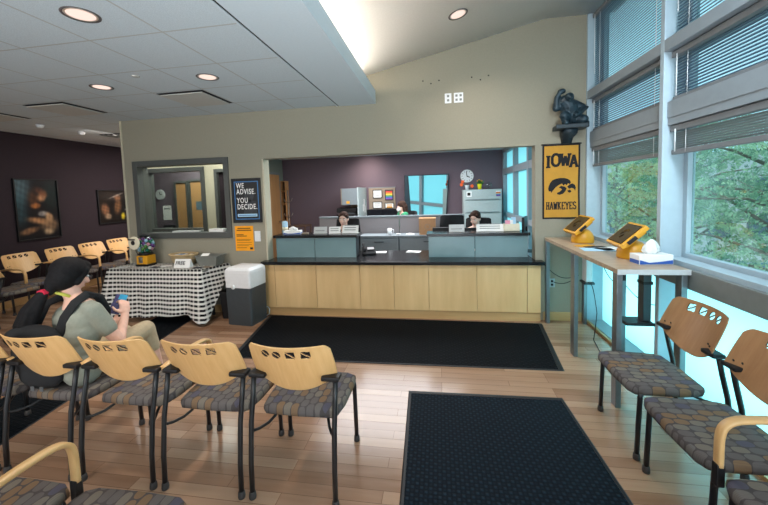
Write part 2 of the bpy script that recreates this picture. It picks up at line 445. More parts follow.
b = MB().box(-1.285, -.786, -3.6, WF, 2.868, 3.038); b.box(-1.40, -1.285, -3.6, WF, 2.95, 3.13)
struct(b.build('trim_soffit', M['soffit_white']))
# office behind the counter
struct(MB().box(-4.3, 1.75, 9.0, 9.15, 0, 2.7).build('wall_office_back', M['wall_purple']))
struct(MB().box(-4.32, -4.2, 7.42, 9.0, 0, 2.7).build('wall_office_left', M['wall_grey']))
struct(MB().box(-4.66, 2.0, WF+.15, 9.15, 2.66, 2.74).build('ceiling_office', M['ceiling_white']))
struct(MB().box(-7.12, -4.2, 7.3, 7.42, 0, 3.0).build('wall_corridor_end', M['wall_purple']))
b = MB()                                      # inner partition seen through the interior window
for x0, x1, z0, z1 in ((-5.85, -5.75, 0, 2.95), (-5.75, -4.45, 0, 1.03), (-5.75, -4.45, 2.30, 2.95), (-4.45, -4.22, 0, 2.95), (-4.22, -3.92, 2.22, 2.95), (-3.92, -3.2, 0, 2.95)):
    b.box(x0, x1, 6.1, 6.2, z0, z1)
struct(b.build('wall_inner', M['wall_cream']))
b = MB(); b.ring([[(-2.80, WF+.15, z), (-2.72, WF+.15, z), (-2.75, 5.30, z), (-3.18, 6.10, z), (-3.28, 6.10, z), (-2.85, 5.30, z)] for z in (0, 2.66)])
o = struct(b.build('wall_inner_side', M['wall_cream']))
for q in o.data.polygons: q.use_smooth = False
# baseboards
struct(MB().box(1.30, 1.79, WF-.014, WF, 0, .11, .003).build('baseboard_front', M['maple_base']))
struct(MB().box(-4.66, -2.47, WF-.014, WF, 0, .11, .003).build('baseboard_front_left', M['maple_base']))
struct(MB().box(-6.97, -6.955, -3.0, 7.3, 0, .12, .003).build('baseboard_left', M['maple_base']))
struct(MB().box(-4.685, -4.655, WF-.012, WF+.16, 0, 2.88, .003).build('lit_strip_wall_end', M['wall_cream']))  # pale strip standing in for bounce light on the wall end
struct(MB().box(-2.44, -2.418, WF-.006, WF+.156, 0, 2.22, .002).build('trim_opening_left', M['wall_cream']))
struct(MB().box(1.206, 1.226, WF-.004, WF+.156, 0, 2.22, .002).build('trim_opening_right', M['wall_tan']))

# ---- interior window in the front wall (dark frame, glass)
w = thing('window_1', None, None); w['kind'] = 'structure'
b = MB()
for x0, x1, z0, z1 in ((-4.51, -4.43, 1.109, 2.27), (-3.03, -2.955, 1.109, 2.27), (-4.43, -3.03, 2.19, 2.27), (-4.43, -3.03, 1.109, 1.19)):
    b.box(x0, x1, WF-.025, WF+.175, z0, z1, .004)
struct(b.build('window_frame', M['frame_dark'], w))
struct(MB().box(-4.43, -3.03, WF+.07, WF+.078, 1.19, 2.19).build('window_pane', M['glass_in'], w))
w = thing('window_2', None, None); w['kind'] = 'structure'
b = MB()
for x0, x1, z0, z1 in ((-5.75, -5.67, 1.03, 2.30), (-4.53, -4.45, 1.03, 2.30), (-5.67, -4.53, 2.22, 2.30), (-5.67, -4.53, 1.03, 1.11)):
    b.box(x0, x1, 6.07, 6.22, z0, z1, .004)
struct(b.build('window_frame', M['frame_dark'], w))
struct(MB().box(-5.67, -4.53, 6.14, 6.148, 1.11, 2.22).build('window_pane', M['glass_in'], w))
d = thing('door_1', None, None); d['kind'] = 'structure'     # dark doorway in the inner partition
b = MB()
for x0, x1, z0, z1 in ((-4.24, -4.18, 0, 2.24), (-3.96, -3.90, 0, 2.24), (-4.18, -3.96, 2.18, 2.24)): b.box(x0, x1, 6.07, 6.22, z0, z1, .003)
struct(b.build('door_frame', M['frame_dark'], d)); struct(MB().box(-4.18, -3.96, 6.15, 6.19, 0, 2.18).build('door_panel', M['wall_dark'], d))
def wood_door(name, x0, x1, y, z1, vision=None):
    d = thing(name, None, None); d['kind'] = 'structure'
    b = MB()
    for a, c, e, f in ((x0-.05, x0, 0, z1+.05), (x1, x1+.05, 0, z1+.05), (x0, x1, z1, z1+.05)): b.box(a, c, y-.05, y+.02, e, f, .003)
    struct(b.build('door_frame', M['frame_dark'], d))
    struct(MB().box(x0+.004, x1-.004, y-.03, y+.01, 0.01, z1-.004, .002).build('door_panel', M['door_wood'], d))
    if vision: struct(MB().box(*vision[:2], y-.036, y-.03, *vision[2:], .002).build('door_window', M['facade_glass'], d))
    struct(MB().tube([(x1-.09, y-.04, 1.0), (x1-.09, y-.08, 1.0), (x1-.2, y-.08, 1.0)], .011).build('door_handle', M['steel'], d))
wood_door('door_2', -6.06, -5.80, 7.29, 2.05)
wood_door('door_3', -5.68, -5.05, 7.29, 2.08, (-5.56, -5.40, 1.42, 1.62))
d = thing('door_4', None, None); d['kind'] = 'structure'     # wooden door in the office's left wall
b = MB()
for a, c, e, f in ((7.78, 7.84, 0, 2.30), (8.70, 8.76, 0, 2.30), (7.84, 8.70, 2.24, 2.30)): b.box(-4.21, -4.17, a, c, e, f, .003)
struct(b.build('door_frame', M['frame_grey'], d))
struct(MB().box(-4.20, -4.165, 7.845, 8.695, .01, 2.235, .003).build('door_panel', M['door_wood'], d))
struct(MB().tube([(-4.16, 8.58, 1.0), (-4.10, 8.58, 1.0), (-4.10, 8.46, 1.0)], .012).build('door_handle', M['steel'], d))

for (x, z, r_) in ((-6.50, 1.80, .12),):
    t = thing('wall_clock', 'round pale clock seen through the interior window on the dark wall', 'clock', (x, 7.298, z))
    MB().lathe([(r_, 0), (r_, .03), (r_*.92, .035), (.003, .034)], n=28, axis=Matrix(((1, 0, 0), (0, 0, -1), (0, 1, 0)))).build('face', M['paper_grey'], t); [flat(k_) for k_ in kids(t)]
    MB().box(-.008, .008, -.037, -.034, 0, r_*.7).build('minute_hand', M['ink'], t); MB().box(-.009, .009, -.037, -.034, 0, r_*.5, 0, Matrix.Rotation(1.3, 4, 'Y')).build('hour_hand', M['ink'], t)
t = thing('wall_notice', 'white paper sheet seen through the interior window beside the brown doors', 'notice', (-6.36, 7.30, 1.20))
MB().box(-.11, .11, -.004, 0, 0, .34).build('sheet', M['paper'], t); MB().box(-.08, .08, -.005, -.004, .25, .28).build('text_lines', M['frame_grey'], t)
t = thing('wall_terminal', 'small dark wall box under the paper sheet beyond the interior window', 'wall box', (-6.30, 7.30, .82))
MB().box(-.14, .14, -.06, 0, 0, .26, .01).build('housing', M['black_plastic'], t); MB().box(-.10, .10, -.064, -.06, .05, .21).build('screen', M['frame_grey'], t)
tag(MB().box(-.13, .13, -.05, .06, 0, .045, .004).build('paper_stack', M['paper'], loc=(-3.24, 4.67, 1.191), rot=(0, 0, -.15)), 'white paper stack on the sill of the interior window', 'paper stack')
tag(MB().box(-.22, .22, -.05, .05, 0, .02, .003).build('booklet', M['paper_grey'], loc=(-3.75, 4.68, 1.191), rot=(0, 0, .06)), 'flat white booklet on the sill of the interior window', 'booklet')
# ---- window wall on the right: frames, sashes, glass, frosted lower panels
XF, XB, XG = 1.79, 1.868, 1.985
ROWS = dict(top=(2.825, 3.715), mid=(2.345, 2.73), low=(1.105, 2.16))
def big_window(name, y0, y1, first=False):
    w = thing(name, None, None); w['kind'] = 'structure'
    b = MB()
    p = MB().box(XF, XG, y0, y0+.05, 0, 3.72, .004)                             # near post
    struct(p.build('window_post', M['post_white'], w))
    if first: struct(MB().box(XF, XG, y1-.035, y1, 0, 3.72, .004).build('window_post', M['post_white'], w))
    ya, yb = y0+.05, y1-(.035 if first else 0)
    b.box(XF, XG+.02, ya, yb, 2.73, 2.825, .004)                               # transom
    b.box(XF+.035, XG+.02, ya, yb, 2.155, 2.345, .004)                          # deep lower transom
    b.box(XF+.030, XF+.036, ya+.002, yb-.002, 2.215, 2.342, .001)
    struct(MB().box(XF+.04, XG-.036, ya, yb, 1.060, 1.100, .003).build('window_ledge', M['post_white'], w))
    struct(MB().box(XG-.035, XG+.02, ya, yb, 1.060, 1.105, .003).build('window_ledge', M['post_white'], w))
    b.box(XF+.03, XG+.01, ya, yb, 0.0, .035, .003)
    for z0, z1 in ROWS.values():                                               # sash around each pane
        q = MB()
        for s0, s1 in ((ya, ya+.045), (yb-.045, yb)): q.box(XG-.035, XG+.02, s0, s1, z0, z1, .003)
        q.box(XG-.035, XG+.02, ya+.045, yb-.045, z0, z0+.03, .003); q.box(XG-.035, XG+.02, ya+.045, yb-.045, z1-.03, z1, .003)
        struct(q.build('window_sash', M['post_white'], w))
    struct(b.build('window_frame', M['frame_white'], w))
    struct(MB().box(XF, XF+.035, ya, yb, .922, 1.066, .004).build('window_sill', M['frame_grey'], w))
    for z0, z1 in ROWS.values():
        struct(MB().box(XG, XG+.006, ya+.045, yb-.045, z0+.03, z1-.03).build('window_pane', M['glass'], w))
    struct(MB().box(XG, XG+.006, ya, yb, .035, 1.066).build('frosted_panel', M['frost'], w))
    return ya, yb
wa = big_window('window_3', 3.12, 4.58, True)
wb = big_window('window_4', 1.64, 3.12)
struct(MB().box(XF, XF+.03, 1.69, 4.545, 0, .03, .003).build('trim_floor_track', M['maple_base']))
w = thing('window_5', None, None); w['kind'] = 'structure'                       # office windows
b = MB()
for y0, y1 in ((8.90, 9.0), (7.68, 7.80), (6.52, 6.64), (5.30, 5.42)): b.box(1.60, 1.72, y0, y1, 0, 2.66, .004)
for z0, z1 in ((2.56, 2.66), (2.04, 2.18), (1.02, 1.12)): b.box(1.605, 1.72, 4.73, 9.0, z0, z1, .004)
struct(b.build('window_frame', M['frame_white'], w))
for y0, y1 in ((7.80, 8.90), (6.64, 7.68), (5.42, 6.52), (4.73, 5.30)):
    struct(MB().box(1.69, 1.695, y0, y1, 0.03, 2.56).build('frosted_panel', M['frost'], w))
struct(MB().box(1.60, 1.72, 4.73, 9.0, 0, .03).build('window_sill', M['frame_grey'], w))

# ---- venetian blinds
def blind(name, label, y0, y1, ztop, zbot, pitch, tilt, lower=None):
    t = thing(name, label, 'blind', (XB, (y0+y1)/2, zbot), 0, 'venetian blinds on the tall windows')
    hw = (y1-y0)/2; H = ztop-zbot
    MB().box(-.03, .02, -hw, hw, H-.045, H, .004).build('head_rail', M['rail_grey'], t)
    b = MB(); z = .03
    n = int((H-.055-.03)/pitch)
    c, s = math.cos(tilt)*.0125, math.sin(tilt)*.0125
    for i in range(n+1):
        z = .032+i*pitch
        b.b.faces.new([b.b.verts.new(p) for p in ((-c, -hw+.008, z+s), (0, -hw+.008, z+.0022), (0, hw-.008, z+.0022), (-c, hw-.008, z+s))])
        b.b.faces.new([b.b.verts.new(p) for p in ((0, -hw+.008, z+.0022), (c, -hw+.008, z-s), (c, hw-.008, z-s), (0, hw-.008, z+.0022))])
    bmesh.ops.remove_doubles(b.b, verts=list(b.b.verts), dist=.0001)
    b.build('slats', M['slat' if lower is None else 'slat_low'], t, recalc=False)
    MB().box(-.018, .018, -hw+.004, hw-.004, 0, .024 if lower is None else lower, .003).build('bottom_rail', M['rail_grey'], t)
    for y in (-hw+.16, hw-.16): MB().tube([(-.017, y, .01), (-.017, y, H-.04)], .0022, 6).build('ladder_cord', M['white_plastic'], t)
    MB().tube([(-.035, hw-.07, H-.03), (-.036, hw-.072, max(.02, H-.7))], .004, 6).build('tilt_wand', M['white_plastic'], t)
for col, (ya, yb) in (('A', wa), ('B', wb)):
    who = 'far window beside the yellow banner' if col == 'A' else 'near window behind the chairs'
    blind('window_blind', f'closed grey venetian blind, topmost of the {who}', ya+.01, yb-.01, 3.70, 2.832, .0235, math.radians(-12))
    blind('window_blind', f'short venetian blind across the middle pane of the {who}', ya+.01, yb-.01, 2.722, 2.352, .0225, math.radians(8))
    blind('window_blind', f'half-raised venetian blind over the tree view of the {who}', ya+.01, yb-.01, 2.150, 1.925, .0165, math.radians(27), .036)

# ================================================================== ceiling fixtures
def downlight(label, x, y, z, slope=0.0, r=.088, power=9):
    t = thing('recessed_downlight', label, 'ceiling light', (x, y, z), 0, 'recessed ceiling downlights')
    t.rotation_euler = (0, -slope, 0)
    MB().lathe([(r, -.001), (r+.014, -.004), (r+.016, -.001), (r+.016, .0), (r, .0)], n=28).build('rim', M['rim_dark'], t)
    MB().lathe([(r, -.001), (r*.97, -.002), (r*.92, -.0015), (r*.86, -.001)], n=28).build('reflector', M['can'], t, smooth=True)
    MB().lathe([(r*.86, -.0012), (r*.4, -.0018), (.002, -.002)], n=28).build('bulb', M['bulb'], t, smooth=True)
    L = bpy.data.lights.new('downlight_lamp', 'AREA'); L.shape = 'DISK'; L.size = .15; L.energy = power; L.color = (1, .86, .74); L.spread = math.radians(130)
    lo = bpy.data.objects.new('downlight_lamp', L); C.objects.link(lo); lo.parent = t; lo.location = (0, 0, -.012)
    return t
downlight('large recessed downlight in the tiles nearest the smoke detector dome', -2.21, 1.95, 2.88)
downlight('recessed downlight in the tiles between the two square vents, further left', -3.43, 3.18, 2.88)
downlight('recessed downlight in the tiles beside the square vent closest to the soffit', -2.21, 3.17, 2.88)
downlight('recessed downlight alone in the high sloped ceiling', .241, 3.735, 3.489-.004, math.atan(.222), .085, 12)
for (x, y), lab in (((-4.63, 3.80), 'square ceiling vent between the two left tile-ceiling lights and the dark wall'), ((-2.81, 3.80), 'square ceiling vent closest to the tan front wall and the soffit'), ((-5.86, 3.80), 'square ceiling vent at the left edge by the dark wall')):
    t = thing('ceiling_vent', lab, 'vent', (x, y, 2.88), 0, 'square ceiling vents')
    MB().box(-.285, .285, -.285, .285, -.003, 0).build('frame', M['dark_void'], t)
    MB().box(-.262, .262, -.262, .262, -.022, -.012, .003).build('plate', M['vent_grey'], t)
for x, y, r, lab in ((-3.02, 1.90, .065, 'white smoke detector dome on the ceiling tile at the upper left'), (-5.95, 4.46, .05, 'small white ceiling sensor over the corridor, nearer the dark wall'), (-5.97, 5.10, .05, 'small white ceiling sensor over the corridor beside the strip light')):
    t = thing('smoke_detector', lab, 'smoke detector', (x, y, 2.88), 0, 'white ceiling detectors')
    MB().lathe([(r, 0), (r, -.012), (r*.96, -.02)]).build('base', M['white_plastic'], t)
    MB().lathe([(r*.82, -.02), (r*.8, -.035), (r*.55, -.045), (.003, -.048)]).build('dome', M['white_plastic'], t, smooth=True)
t = thing('ceiling_sprinkler', 'small flush sprinkler cap in the ceiling tile by the front downlights', 'sprinkler', (-2.83, 2.98, 2.88))
MB().lathe([(.035, 0), (.034, -.006), (.003, -.008)]).build('cover_plate', M['vent_grey'], t)
t = thing('fluorescent_light', 'strip light with shiny louvres in the corridor ceiling at the left', 'ceiling light', (-5.32, 5.52, 2.882))
MB().box(-.6, .6, -.15, .15, -.012, 0).build('housing', M['dark_void'], t)
for k in range(12): MB().box(-.55+k*.1, -.53+k*.1, -.14, .14, -.03, -.012).build('louvre', M['steel'], t)
t = thing('slot_diffuser', 'long dark linear air slot between the tiles and the white soffit', 'vent', (-1.2925, .5, 2.88))
MB().box(-.030, -.012, -4.0, 4.078, -.012, .0).build('flange', M['soffit_white'], t)
MB().box(-.012, .006, -4.0, 4.078, -.006, .0).build('slot', M['dark_void'], t)

# wall plates and old screw holes high on the front wall
for x, lab in ((.154, 'white wall plate high above the counter, nearer the soffit'), (.285, 'white wall plate high above the counter, nearer the windows')):
    t = thing('wall_outlet', lab, 'outlet', (x, WF, 2.868), 0, 'outlets high on the front wall')
    MB().box(-.042 if x < .2 else -.058, .042 if x < .2 else .058, -.008, 0, -.062, .062, .003).build('cover_plate', M['white_plastic'], t)
    for z in (-.026, .026):
        for xx in ((0,) if x < .2 else (-.026, .026)): MB().box(xx-.014, xx+.014, -.0095, -.008, z-.014, z+.014, .002).build('socket', M['frame_grey'], t)
for i, (x, z) in enumerate(((-.161, 3.109), (-.059, 3.07), (.044, 3.101), (.451, 3.108), (.557, 3.069), (.656, 3.113))):
    t = MB().lathe([(.009, 0), (.009, .003), (.002, .004)], n=10, axis=Matrix(((1, 0, 0), (0, 0, -1), (0, 1, 0)))).build('screw_hole', M['ink'], loc=(x, WF+.001, z))
    tag(t, 'small dark screw hole high on the tan wall above the outlets', 'screw hole', 'old screw holes above the counter')

# ================================================================== lights
def area(name, loc, target, sx, sy, power, col=(1, 1, 1), spread=180):
    L = bpy.data.lights.new(name, 'AREA'); L.shape = 'RECTANGLE'; L.size = sx; L.size_y = sy; L.energy = power; L.color = col; L.spread = math.radians(spread)
    o = bpy.data.objects.new(name, L); C.objects.link(o); o.location = loc
    o.rotation_euler = (Vector(target)-Vector(loc)).to_track_quat('-Z', 'Y').to_euler(); return o
COOL = (.74, .90, 1.0)
area('daylight_near_window', (1.70, .15, 1.75), (-2.2, 1.6, 2.0), 2.4, 2.8, 80, COOL)
area('added_overhead_fill', (1.35, 1.3, 3.45), (1.45, 4.5, .7), .5, 1.0, 17, COOL, 75)  # added lamp above the view, no window there; brightens the right side
area('daylight_rear_window', (1.70, -2.2, 1.75), (-3.5, 1.5, 1.6), 2.2, 2.8, 130, COOL)
area('added_ceiling_fill', (-3.0, -1.3, .5), (-2.6, .6, 2.88), 3.2, 1.6, 40, (.80, .92, 1), 130)  # added lamp behind the camera, no fixture there; lifts the tiled ceiling
area('added_high_ceiling_fill', (.1, -1.6, .6), (.2, 2.0, 3.5), 1.4, 1.2, 42, (.88, .95, 1), 80)  # unseen lamp added to brighten the sloped ceiling
area('room_fill', (-3.2, -2.6, 2.7), (-3.0, 2.5, .6), 4.0, 1.6, 97, (1, .95, .9), 110)  # added soft fill behind the camera, not a fixture of the room
for k, y_ in enumerate((3.85, 2.4)): area('added_lamp_behind_frosted_glass', (2.3, y_, .47), (0, y_, .47), 1.35, .8, 15.0, (.84, .97, 1))  # lamps added outside, hidden by the frosted panels, to make them bright
area('added_lamp_behind_office_windows', (1.93, 6.9, 1.35), (0, 6.9, 1.35), 4.0, 2.5, 22, (.92, .97, 1))  # hidden lamp added to brighten the office panes
area('cove_lamp', (-1.12, 3.45, 3.05), (-.6, 3.45, 3.6), 1.9, .12, 16, (1, .80, .62))
area('office_lamp', (-.9, 6.6, 2.62), (-.9, 6.6, 0), 2.6, 2.2, 170, (.96, .97, 1))
area('office_wall_washer', (-1.75, 8.35, 2.60), (-1.75, 9.0, 1.9), .25, .25, 7, (1, .84, .74), 110)
area('corridor_lamp', (-5.32, 5.52, 2.83), (-5.32, 5.52, 0), 1.1, .28, 16, (1, .95, .9))
area('inner_room_lamp', (-3.9, 5.4, 2.62), (-4.2, 5.6, 0), .8, .5, 34, (1, .95, .9))
area('end_room_lamp', (-5.2, 6.75, 2.80), (-5.3, 7.1, 0), 1.0, .3, 75, (1, .92, .85))
area('left_wall_washer', (-5.6, 5.2, 2.83), (-6.97, 5.4, 1.6), .6, .6, 4, (1, .88, .8))
sun = bpy.data.lights.new('sun', 'SUN'); sun.energy = 3.2; sun.angle = .05; sun.color = (1, .96, .88)
so = bpy.data.objects.new('sun', sun); C.objects.link(so); so.rotation_euler = Vector((.62, .45, -.78)).to_track_quat('-Z', 'Y').to_euler()
wd = bpy.data.worlds.new('sky'); scene.world = wd; wd.use_nodes = True
nt = wd.node_tree; nt.nodes.clear()
wo = nt.nodes.new('ShaderNodeOutputWorld'); bg = nt.nodes.new('ShaderNodeBackground'); bg.inputs[0].default_value = (.70, .88, 1.0, 1); bg.inputs[1].default_value = 1.6
tc = nt.nodes.new('ShaderNodeTexCoord'); sx = nt.nodes.new('ShaderNodeSeparateXYZ'); rp = nt.nodes.new('ShaderNodeValToRGB')
rp.color_ramp.elements[0].position = .45; rp.color_ramp.elements[0].color = (.52, .60, .64, 1); rp.color_ramp.elements[1].position = .56; rp.color_ramp.elements[1].color = (.54, .78, 1.0, 1)
mp = nt.nodes.new('ShaderNodeMath'); mp.operation = 'MULTIPLY_ADD'; mp.inputs[1].default_value = .5; mp.inputs[2].default_value = .5
nt.links.new(tc.outputs['Generated'], sx.inputs[0]); nt.links.new(sx.outputs[2], mp.inputs[0]); nt.links.new(mp.outputs[0], rp.inputs[0]); nt.links.new(rp.outputs[0], bg.inputs[0]); nt.links.new(bg.outputs[0], wo.inputs[0])
#--PART3--
# ================================================================== floor mats
def floor_mat(name, label, corners, mat, h=.008):
    """a mat with a bevelled rubber edge; corners counter-clockwise"""
    c0 = sum((Vector((x, y, 0)) for x, y in corners), Vector())/4
    d = (Vector((*corners[1], 0))-Vector((*corners[0], 0))).normalized(); rz = math.atan2(d.y, d.x)
    t = thing(name, label, 'floor mat', c0, rz)
    R_ = Matrix.Rotation(-rz, 3, 'Z'); L = [R_ @ (Vector((x, y, 0))-c0) for x, y in corners]
    def inset(k): return [p*(1-k/p.length) for p in L]
    a, b_, c_ = L, inset(.02), inset(.05)
    b = MB(); b.ring([[Vector((p.x, p.y, .001)) for p in a], [Vector((p.x, p.y, h)) for p in b_], [Vector((p.x, p.y, h)) for p in c_]], cap=False)
    e = b.build('edge', M['mat_edge'], t)
    for p in e.data.polygons: p.use_smooth = False
    b = MB(); b.quad(*[Vector((p.x, p.y, h-.001)) for p in c_]); b.build('field', mat, t)
    return t
floor_mat('floor_mat', 'large dark mat lying along the front of the reception counter', ((-2.21, 3.24), (1.12, 3.285), (1.25, 4.445), (-2.40, 4.49)), M['mat_black'])
floor_mat('floor_mat', 'waffle-textured blue-black mat in the open floor beside the right-hand chairs', ((-.20, .55), (1.05, .55), (.955, 2.855), (-.28, 2.83)), M['mat_blue'])
floor_mat('runner_mat', 'black runner mat under the seated person leading to the checked table', ((-3.72, 1.60), (-3.03, 1.50), (-3.47, 4.42), (-4.05, 4.33)), M['mat_black'], .006)

# ================================================================== waiting-room chairs
def chair_back():
    b = bmesh.new(); nx, nz = 118, 72; W = .239
    def pt(u, v):
        ax = abs(u)
        zb = .588+.102*ax**2.3; zt = .896-.03*max(0, (ax-.86)/.14)**2
        z = zb+(zt-zb)*v
        w = W*(1+.03*math.sin(PI*min(1, max(0, (z-.61)/.28))))*(1-.02*v)
        x = u*w
        y = -.165-.45*(z-.612)+.066*ax**2
        return Vector((x, y, z))
    def hole(x, z):
        zc = .848
        for cx, kind in ((-.118, 'o'), (-.048, 'o'), (.030, 't'), (.112, 't')):
            dx, dz = x-cx, z-zc
            if kind == 'o':
                if (dx/.025)**2+(dz/.023)**2 < 1 and abs(dx*.62+dz*.78) > .003: return True
            else:
                if abs(dx) < .025 and abs(dz) < .022 and abs(dx*.62+dz*.78) > .003: return True
        return False
    grid = [[b.verts.new(pt(-1+2*i/nx, j/nz)) for j in range(nz+1)] for i in range(nx+1)]
    for i in range(nx):
        for j in range(nz):
            c = pt(-1+2*(i+.5)/nx, (j+.5)/nz)
            if hole(c.x, c.z): continue
            f = b.faces.new((grid[i][j], grid[i+1][j], grid[i+1][j+1], grid[i][j+1])); f.smooth = True
    bmesh.ops.delete(b, geom=[v for v in b.verts if not v.link_faces], context='VERTS')
    # give it plywood thickness
    th = Vector((0, .006, .0025)); vs = list(b.verts); fs = list(b.faces)
    vm = {v: b.verts.new(v.co+th) for v in vs}
    for f in fs: g = b.faces.new([vm[v] for v in f.verts][::-1]); g.smooth = True
    for e in [e for e in b.edges if len(e.link_faces) == 1 and e.verts[0] in vm and e.verts[1] in vm]:
        g = b.faces.new((e.verts[0], e.verts[1], vm[e.verts[1]], vm[e.verts[0]]))
        c = g.calc_center_median()
        if abs(c.x) < .155 and .815 < c.z < .88: g.material_index = 1                # shade of the openings painted onto the cut-out edges
    m = MB(); m.b.free(); m.b = b; return m
def chair_seat():
    b = MB(); rings = []
    def outline(s, z, dz):
        pts = []
        prof = [(-.205, -.130), (0, -.138), (.205, -.130), (.230, -.105), (.248, 0), (.255, .22), (.245, .275), (.20, .298), (0, .305), (-.20, .298), (-.245, .275), (-.255, .22), (-.248, 0), (-.230, -.105)]
        for x, y in prof:
            k = y/.3
            pts.append(Vector((x*s, .08+(y-.08)*s, z+(dz*(.012*k*k-.03*max(0, k-.6))))))
        return pts
    for s, z, dz in ((.90, .408, 1), (.985, .416, 1), (1.0, .434, 1), (.985, .455, 1), (.93, .466, 1), (.6, .464, 1), (.2, .460, 1)): rings.append(outline(s, z, dz))
    b.ring(rings); return b
def smooth_path(P, k=4):
    P = [Vector(p) for p in P]; out = []
    for i in range(len(P)-1):
        a, b_, c, d = P[max(i-1, 0)], P[i], P[i+1], P[min(i+2, len(P)-1)]
        for j in range(k):
            t = j/k; out.append(.5*((2*b_)+(c-a)*t+(2*a-5*b_+4*c-d)*t*t+(3*b_-a-3*c+d)*t**3))
    return out+[P[-1]]
def foot(parent, x, y):
    MB().lathe([(.019, 0), (.0205, .012), (.018, .036), (.0145, .04)], (x, y, 0), 14).build('foot', M['rubber'], parent, smooth=True)
def make_chair(label, group):
    t = thing('waiting_room_chair', label, 'chair', (0, 0, 0), 0, group)
    chair_back().build('backrest', [M['maple_chair'], M['hole_shade']], t)
    chair_seat().build('seat', M['seat'], t, smooth=True)
    for s in (-1, 1):
        l = MB().tube([(s*.243, -.252, .03), (s*.243, -.247, .2), (s*.243, -.222, .42), (s*.243, -.190, .56), (s*.243, -.166, .68)], .0142, 10).build('leg', M['black_metal'], t, smooth=True)
        foot(l, s*.243, -.252)
        l = MB().tube([(s*.240, .258, .03), (s*.240, .252, .2), (s*.240, .244, .40), (s*.240, .238, .422)], .0142, 10).build('leg', M['black_metal'], t, smooth=True)
        foot(l, s*.240, .258)
        MB().tube([(s*.243, -.228, .395), (s*.235, -.215, .374), (s*.215, -.185, .368), (s*.185, -.135, .370), (s*.165, -.09, .385), (s*.16, -.06, .412)], .0085, 8).build('seat_bracket', M['black_metal'], t, smooth=True)
        MB().box(min(s*.165, s*.266), max(s*.165, s*.268), -.192, -.122, .668, .694, .009).build('arm_cap', M['black_plastic'], t)
        for dx in (0, .035):                                      # two dark screws where the shell meets the bracket
            x = s*(.205-dx); z = .715; y = -.165-.45*(z-.612)+.068*(abs(x)/.232)**2
            MB().ball((x, y+.014, z+.004), (.007, .003, .007), 8, 6).build('screw', M['ink'], t, smooth=True)
    return t
def arm(side):
    s = side*.278
    b = MB().tube(smooth_path([(s, -.16, .684), (s, -.08, .695), (s, .05, .702), (s, .16, .700), (s, .225, .690), (s, .262, .664), (s, .276, .62), (s, .278, .56), (s, .278, .49)]), 0, flat=(.040, .022, (0, 0, 1) if False else (0, .3, 1)))
    return b
proto = make_chair('wooden-backed chair at the open end of the row, nearest the large floor mat', 'chairs in the row facing the counter')
proto_arm = make_chair('x', 'x')
a = arm(1).build('armrest', M['maple_chair'], proto_arm, smooth=False)
MB().box(.262, .294, .262, .294, .40, .50, .004).build('arm_post', M['black_metal'], proto_arm)
proto_arm_l = None
def row(spots):
    """(x, y, rz, with_arm, label, group): copies of one chair"""
    global used_plain, used_arm
    for x, y, rz, wa_, lab, grp in spots:
        p = proto_arm if wa_ else proto
        if wa_ and not used_arm: o = proto_arm; used_arm = True
        elif not wa_ and not used_plain: o = proto; used_plain = True
        else: o = dup(p)
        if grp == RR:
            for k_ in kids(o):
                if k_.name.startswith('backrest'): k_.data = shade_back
        o.location = (x, y, 0); o.rotation_euler = (0, 0, rz); o['label'] = lab; o['group'] = grp
used_plain = used_arm = False
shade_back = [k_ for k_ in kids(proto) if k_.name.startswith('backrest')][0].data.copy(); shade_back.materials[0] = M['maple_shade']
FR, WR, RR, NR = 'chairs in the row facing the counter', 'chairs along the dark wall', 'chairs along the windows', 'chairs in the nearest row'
row([
    (-.825, 1.945, 0, False, 'wooden-backed chair at the open end of its row, next to the bare floor', FR),
    (-1.375, 1.940, 0, False, 'wooden-backed chair second in the row, between the open-end chair and the ganged ones', FR),
    (-1.935, 1.935, 0, True, 'empty wooden-backed chair right beside the seated person, sharing their armrest row', FR),
    (-2.495, 1.930, 0, True, 'wooden-backed chair the person with the backpack sits on', FR),
    (-3.055, 1.925, 0, True, 'wooden-backed chair mostly cut off at the left edge, beyond the backpack', FR),
    (-6.46, 4.52, -PI/2, False, 'empty chair on the dark wall under the portrait picture', WR),
    (-6.46, 5.12, -PI/2, True, 'empty chair on the dark wall just behind the head of the seated person', WR),
    (-6.46, 5.68, -PI/2, True, 'empty chair on the dark wall between the two pictures', WR),
    (-6.46, 6.24, -PI/2, True, 'empty chair on the dark wall furthest into the corridor, beyond the table', WR),
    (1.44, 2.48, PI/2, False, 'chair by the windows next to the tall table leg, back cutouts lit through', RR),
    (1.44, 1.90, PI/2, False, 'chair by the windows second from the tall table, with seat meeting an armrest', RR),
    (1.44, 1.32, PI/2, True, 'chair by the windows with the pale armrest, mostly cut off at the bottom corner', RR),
    (-1.855, .91, 0, True, 'nearest-row chair with a pale armrest in the bottom left corner', NR),
    (-1.285, .91, 0, False, 'nearest-row chair showing only its seat front at the bottom edge', NR),
    (-6.17, 3.955, 0, False, 'dark armrest and leg of a chair cut off at the far left edge', 'chair cut off at the left edge'),
])
